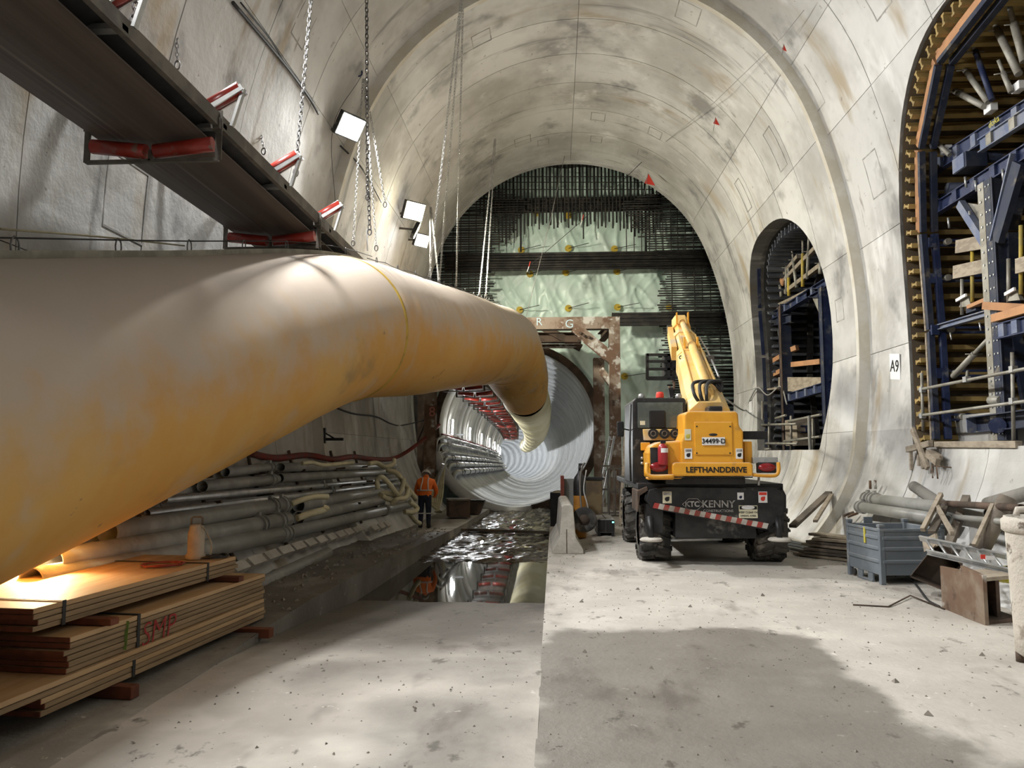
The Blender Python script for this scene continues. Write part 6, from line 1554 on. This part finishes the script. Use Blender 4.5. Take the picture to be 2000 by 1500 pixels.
# scrap timbers over the sill corner
for i, (a, c, w_, h_, x) in enumerate([((1782, 838), (1812, 915), .05, .10, 6.15), ((1773, 878), (1818, 866), .08, .10, 6.2), ((1800, 872), (1808, 915), .10, .10, 6.22), ((1812, 885), (1832, 903), .08, .12, 6.18), ((1818, 882), (1838, 895), .06, .08, 6.25), ((1779, 880), (1780, 918), .05, .05, 6.3), ((1795, 875), (1796, 910), .06, .05, 6.3), ((1830, 868), (1990, 868), .10, .10, 6.42)]):
    plank('%s scrap timber hanging over the sill corner of the near opening' % ['long slanting', 'level crossing', 'upright thick', 'short stubby', 'short thin', 'left dangling', 'right dangling', 'long flat'][i], PX(*a, x), PX(*c, x), w_, h_, m_board, 'scrap_timber', 'scrap timbers on the sill')
for i, (x, y) in enumerate(((1848, 912), (1858, 913))):
    p = hit(x, y, 0); d = Vector((-.25, -.05, .02)); tag(MB().tube([p, p + d, p + d + Vector((.01, .01, -.2))], .012, 6).build('rebar_hook', m_rust), ['left bent rusty bar sticking out below the sill', 'right bent rusty bar sticking out below the sill'][i], 'bar', 'bent bars')

# ---- far opening tower
S1 = thing('formwork_tower', 'blue steel shoring tower inside the far small opening', 'shoring tower', (6.9, 21, 1.9))
X1 = 6.95
def Q1(px, py, X=X1): return PX(px, py, X)
for px, y0, y1 in ((1531, 595, 895), (1612, 560, 870)):
    a, c = Q1(px, y0), Q1(px + 2, y1); MB().ibeam(a, (a.x, a.y, c.z), .30, .26, .03, up=(0, 1, 0)).build('column', m_blue if px > 1600 else m_blued, S1)
    MB().box((a.x - .14, a.y + .10, (a.z+c.z)/2), (.02, .08, a.z-c.z)).build('column_edge', m_blue, S1)
    MB().box((a.x - .155, a.y - .05, (a.z + c.z)/2), (.012, .20, (a.z-c.z)*.98)).build('column_face', m_rustd if px < 1600 else m_blued, S1)
for (a, c, w_, h_, m, cells) in [((1505, 622), (1640, 538), .2, .22, m_blue, 5), ((1503, 630), (1545, 622), .2, .26, m_blued, 0), ((1576, 572), (1612, 572), .2, .24, m_blued, 0), ((1537, 778), (1625, 752), .14, .24, m_blue, 5)]:
    pbeam(S1, 'transom', Q1(*a), Q1(*c), w_, h_, m, cells=cells)
for (a, c) in (((1500, 612), (1640, 545)), ((1505, 605), (1640, 540)), ((1520, 560), (1600, 478)), ((1535, 570), (1612, 512)), ((1524, 545), (1560, 500))):
    MB().beam(Q1(*a, 7.05), Q1(*c, 7.05), .12, .12).build('plank', m_board, S1)
for (a, c) in (((1526, 580), (1521, 528)), ((1536, 575), (1536, 488)), ((1556, 562), (1545, 472)), ((1568, 560), (1568, 455)), ((1577, 545), (1580, 455)), ((1541, 578), (1540, 520)), ((1602, 535), (1602, 500)), ((1518, 595), (1512, 565)), ((1521, 598), (1509, 588))):
    prop(S1, Q1(*a, 7.0), Q1(*c, 7.0), .05, m_propy if a[0] in (1568, 1541) else m_prop)
MB().ball(Q1(1529, 548, 7.0), .16, 10, (.6, .8, 1.1)).build('orange_sack', m_orange_t, S1)
for (a, c) in (((1512, 705), (1530, 694)), ((1514, 731), (1532, 722)), ((1549, 712), (1605, 706)), ((1547, 683), (1557, 679)), ((1612, 686), (1625, 690))): MB().beam(Q1(*a, 6.95), Q1(*c, 7.05), .14, .14).build('orange_timber', m_orange_t, S1)
MB().beam(Q1(1523, 750, 6.9), Q1(1610, 752, 7.3), .1, .42).build('toe_board', m_board, S1); MB().beam(Q1(1490, 763, 6.8), Q1(1530, 758, 6.9), .4, .06).build('platform_board', m_board, S1)
MB().prism([Q1(1585, 578, 7), Q1(1612, 578, 7), Q1(1612, 640, 7)], (.03, 0, 0)).build('gusset', m_prop, S1); MB().prism([Q1(1517, 642, 7), Q1(1530, 640, 7), Q1(1530, 705, 7)], (.03, 0, 0)).build('gusset', m_prop, S1)
MB().box(Q1(1562, 845, 7.0), (.5, 1.1, .75)).build('pallet_stack', m_board, S1, bevel=.01)
MB().ibeam(Q1(1540, 838, 7.0), Q1(1575, 838, 7.0), .3, .2, .03).build('foot_beam', m_blue, S1)
MB().beam(Q1(1512, 640), Q1(1512, 850, 7.3), .10, .2, up=(0, 1, 0)).build('leg', m_rebar, S1); MB().beam(Q1(1515, 780), Q1(1525, 860, 7.2), .10, .12, up=(0, 1, 0)).build('leg', m_rebar, S1)
G1 = thing('scaffold_rail', 'short scaffold tube handrails on the sill of the far small opening', 'handrail', (6.3, 21, 1.93), 'scaffold handrails')
XR1 = 6.42
for (a, c) in (((1540, 823), (1603, 810)), ((1532, 862), (1602, 853)), ((1488, 830), (1556, 828)), ((1496, 866), (1558, 867)), ((1515, 817), (1535, 811)), ((1474, 880), (1504, 877))): MB().cyl(PX(*a, XR1), PX(*c, XR1), .035, 8).build('rail_tube', m_prop, G1)
for px, y0, y1 in ((1588, 892, 815), (1545, 893, 812), (1502, 890, 825), (1489, 900, 783), (1480, 895, 787)): MB().cyl(PX(px, y0, XR1+.04), PX(px, y1, XR1+.04), .035, 8).build('upright_tube', m_prop, G1)
MB().tube(catmull([PX(1580, 812, 6.3), PX(1581, 850, 6.28), PX(1582, 888, 6.25), PX(1575, 925, 6.1)], 5), .04, 6).build('sling', m_pipe, G1)
for i, (a, c) in enumerate((((1506, 895), (1530, 885)), ((1530, 895), (1550, 884)), ((1550, 893), (1568, 880)))):
    p, q = PX(*a, 6.42), PX(*c, 6.5); tag(MB().box((p+q)/2, (.03, abs(q.y-p.y)*.9 + .3, .22)).build('plywood_offcut', m_timtop), '%s clean yellowish plywood offcut on the far sill' % ['left', 'middle', 'right'][i], 'plywood', 'plywood offcuts on the far sill')
wire('cable', 'grey cable looping from the machine to the far opening tower', [PY(1410, 775, 15.2), PX(1455, 802, 6.2), PX(1465, 780, 6.3), PX(1480, 757, 6.3), PX(1500, 772, 6.5), PX(1525, 755, 6.8), PX(1537, 790, 6.8)], .022, m_cableg)
# rubble on the floor
rb_ = MB(); random.seed(3)
for k in range(1400):
    x, y = rnd(-2.6, 5.2), rnd(3.6, 17)
    z = 0 if x > JX else rampz(y)
    if z < -.2 or (x > 1.3 and 12.6 < y < 17.5 and x < 4.2): continue
    r = rnd(.004, .013) * (2.6 if rnd(0, 1) > .95 else 1)
    c = Vector((x, y, z + r*.35)); a = rnd(0, 6)
    rb_.add([c + Vector((r*1.3*math.cos(a), r*1.3*math.sin(a), -r*.3)), c + Vector((r*math.cos(a+2), r*math.sin(a+2), -r*.3)), c + Vector((r*1.1*math.cos(a+4), r*1.1*math.sin(a+4), -r*.3)), c + Vector((0, 0, r*.8))], [(0, 1, 3), (1, 2, 3), (2, 0, 3), (0, 2, 1)])
for k in range(260):
    y = rnd(8.5, 20); x = rnd(wallx(.1, y, -1) + .3, kerbx(y) - .05); z = ledgez(y); r = rnd(.012, .035); c = Vector((x, y, z + r*.4)); a = rnd(0, 6)
    rb_.add([c + Vector((r*1.6*math.cos(a), r*1.6*math.sin(a), -r*.3)), c + Vector((r*math.cos(a+2), r*math.sin(a+2), -r*.3)), c + Vector((r*1.1*math.cos(a+4), r*1.1*math.sin(a+4), -r*.3)), c + Vector((0, 0, r*.7))], [(0, 1, 3), (1, 2, 3), (2, 0, 3), (0, 2, 1)])
tag(rb_.build('rubble', m_stone), 'small scattered stones and mud crumbs over the floor', 'rubble', kind='stuff')
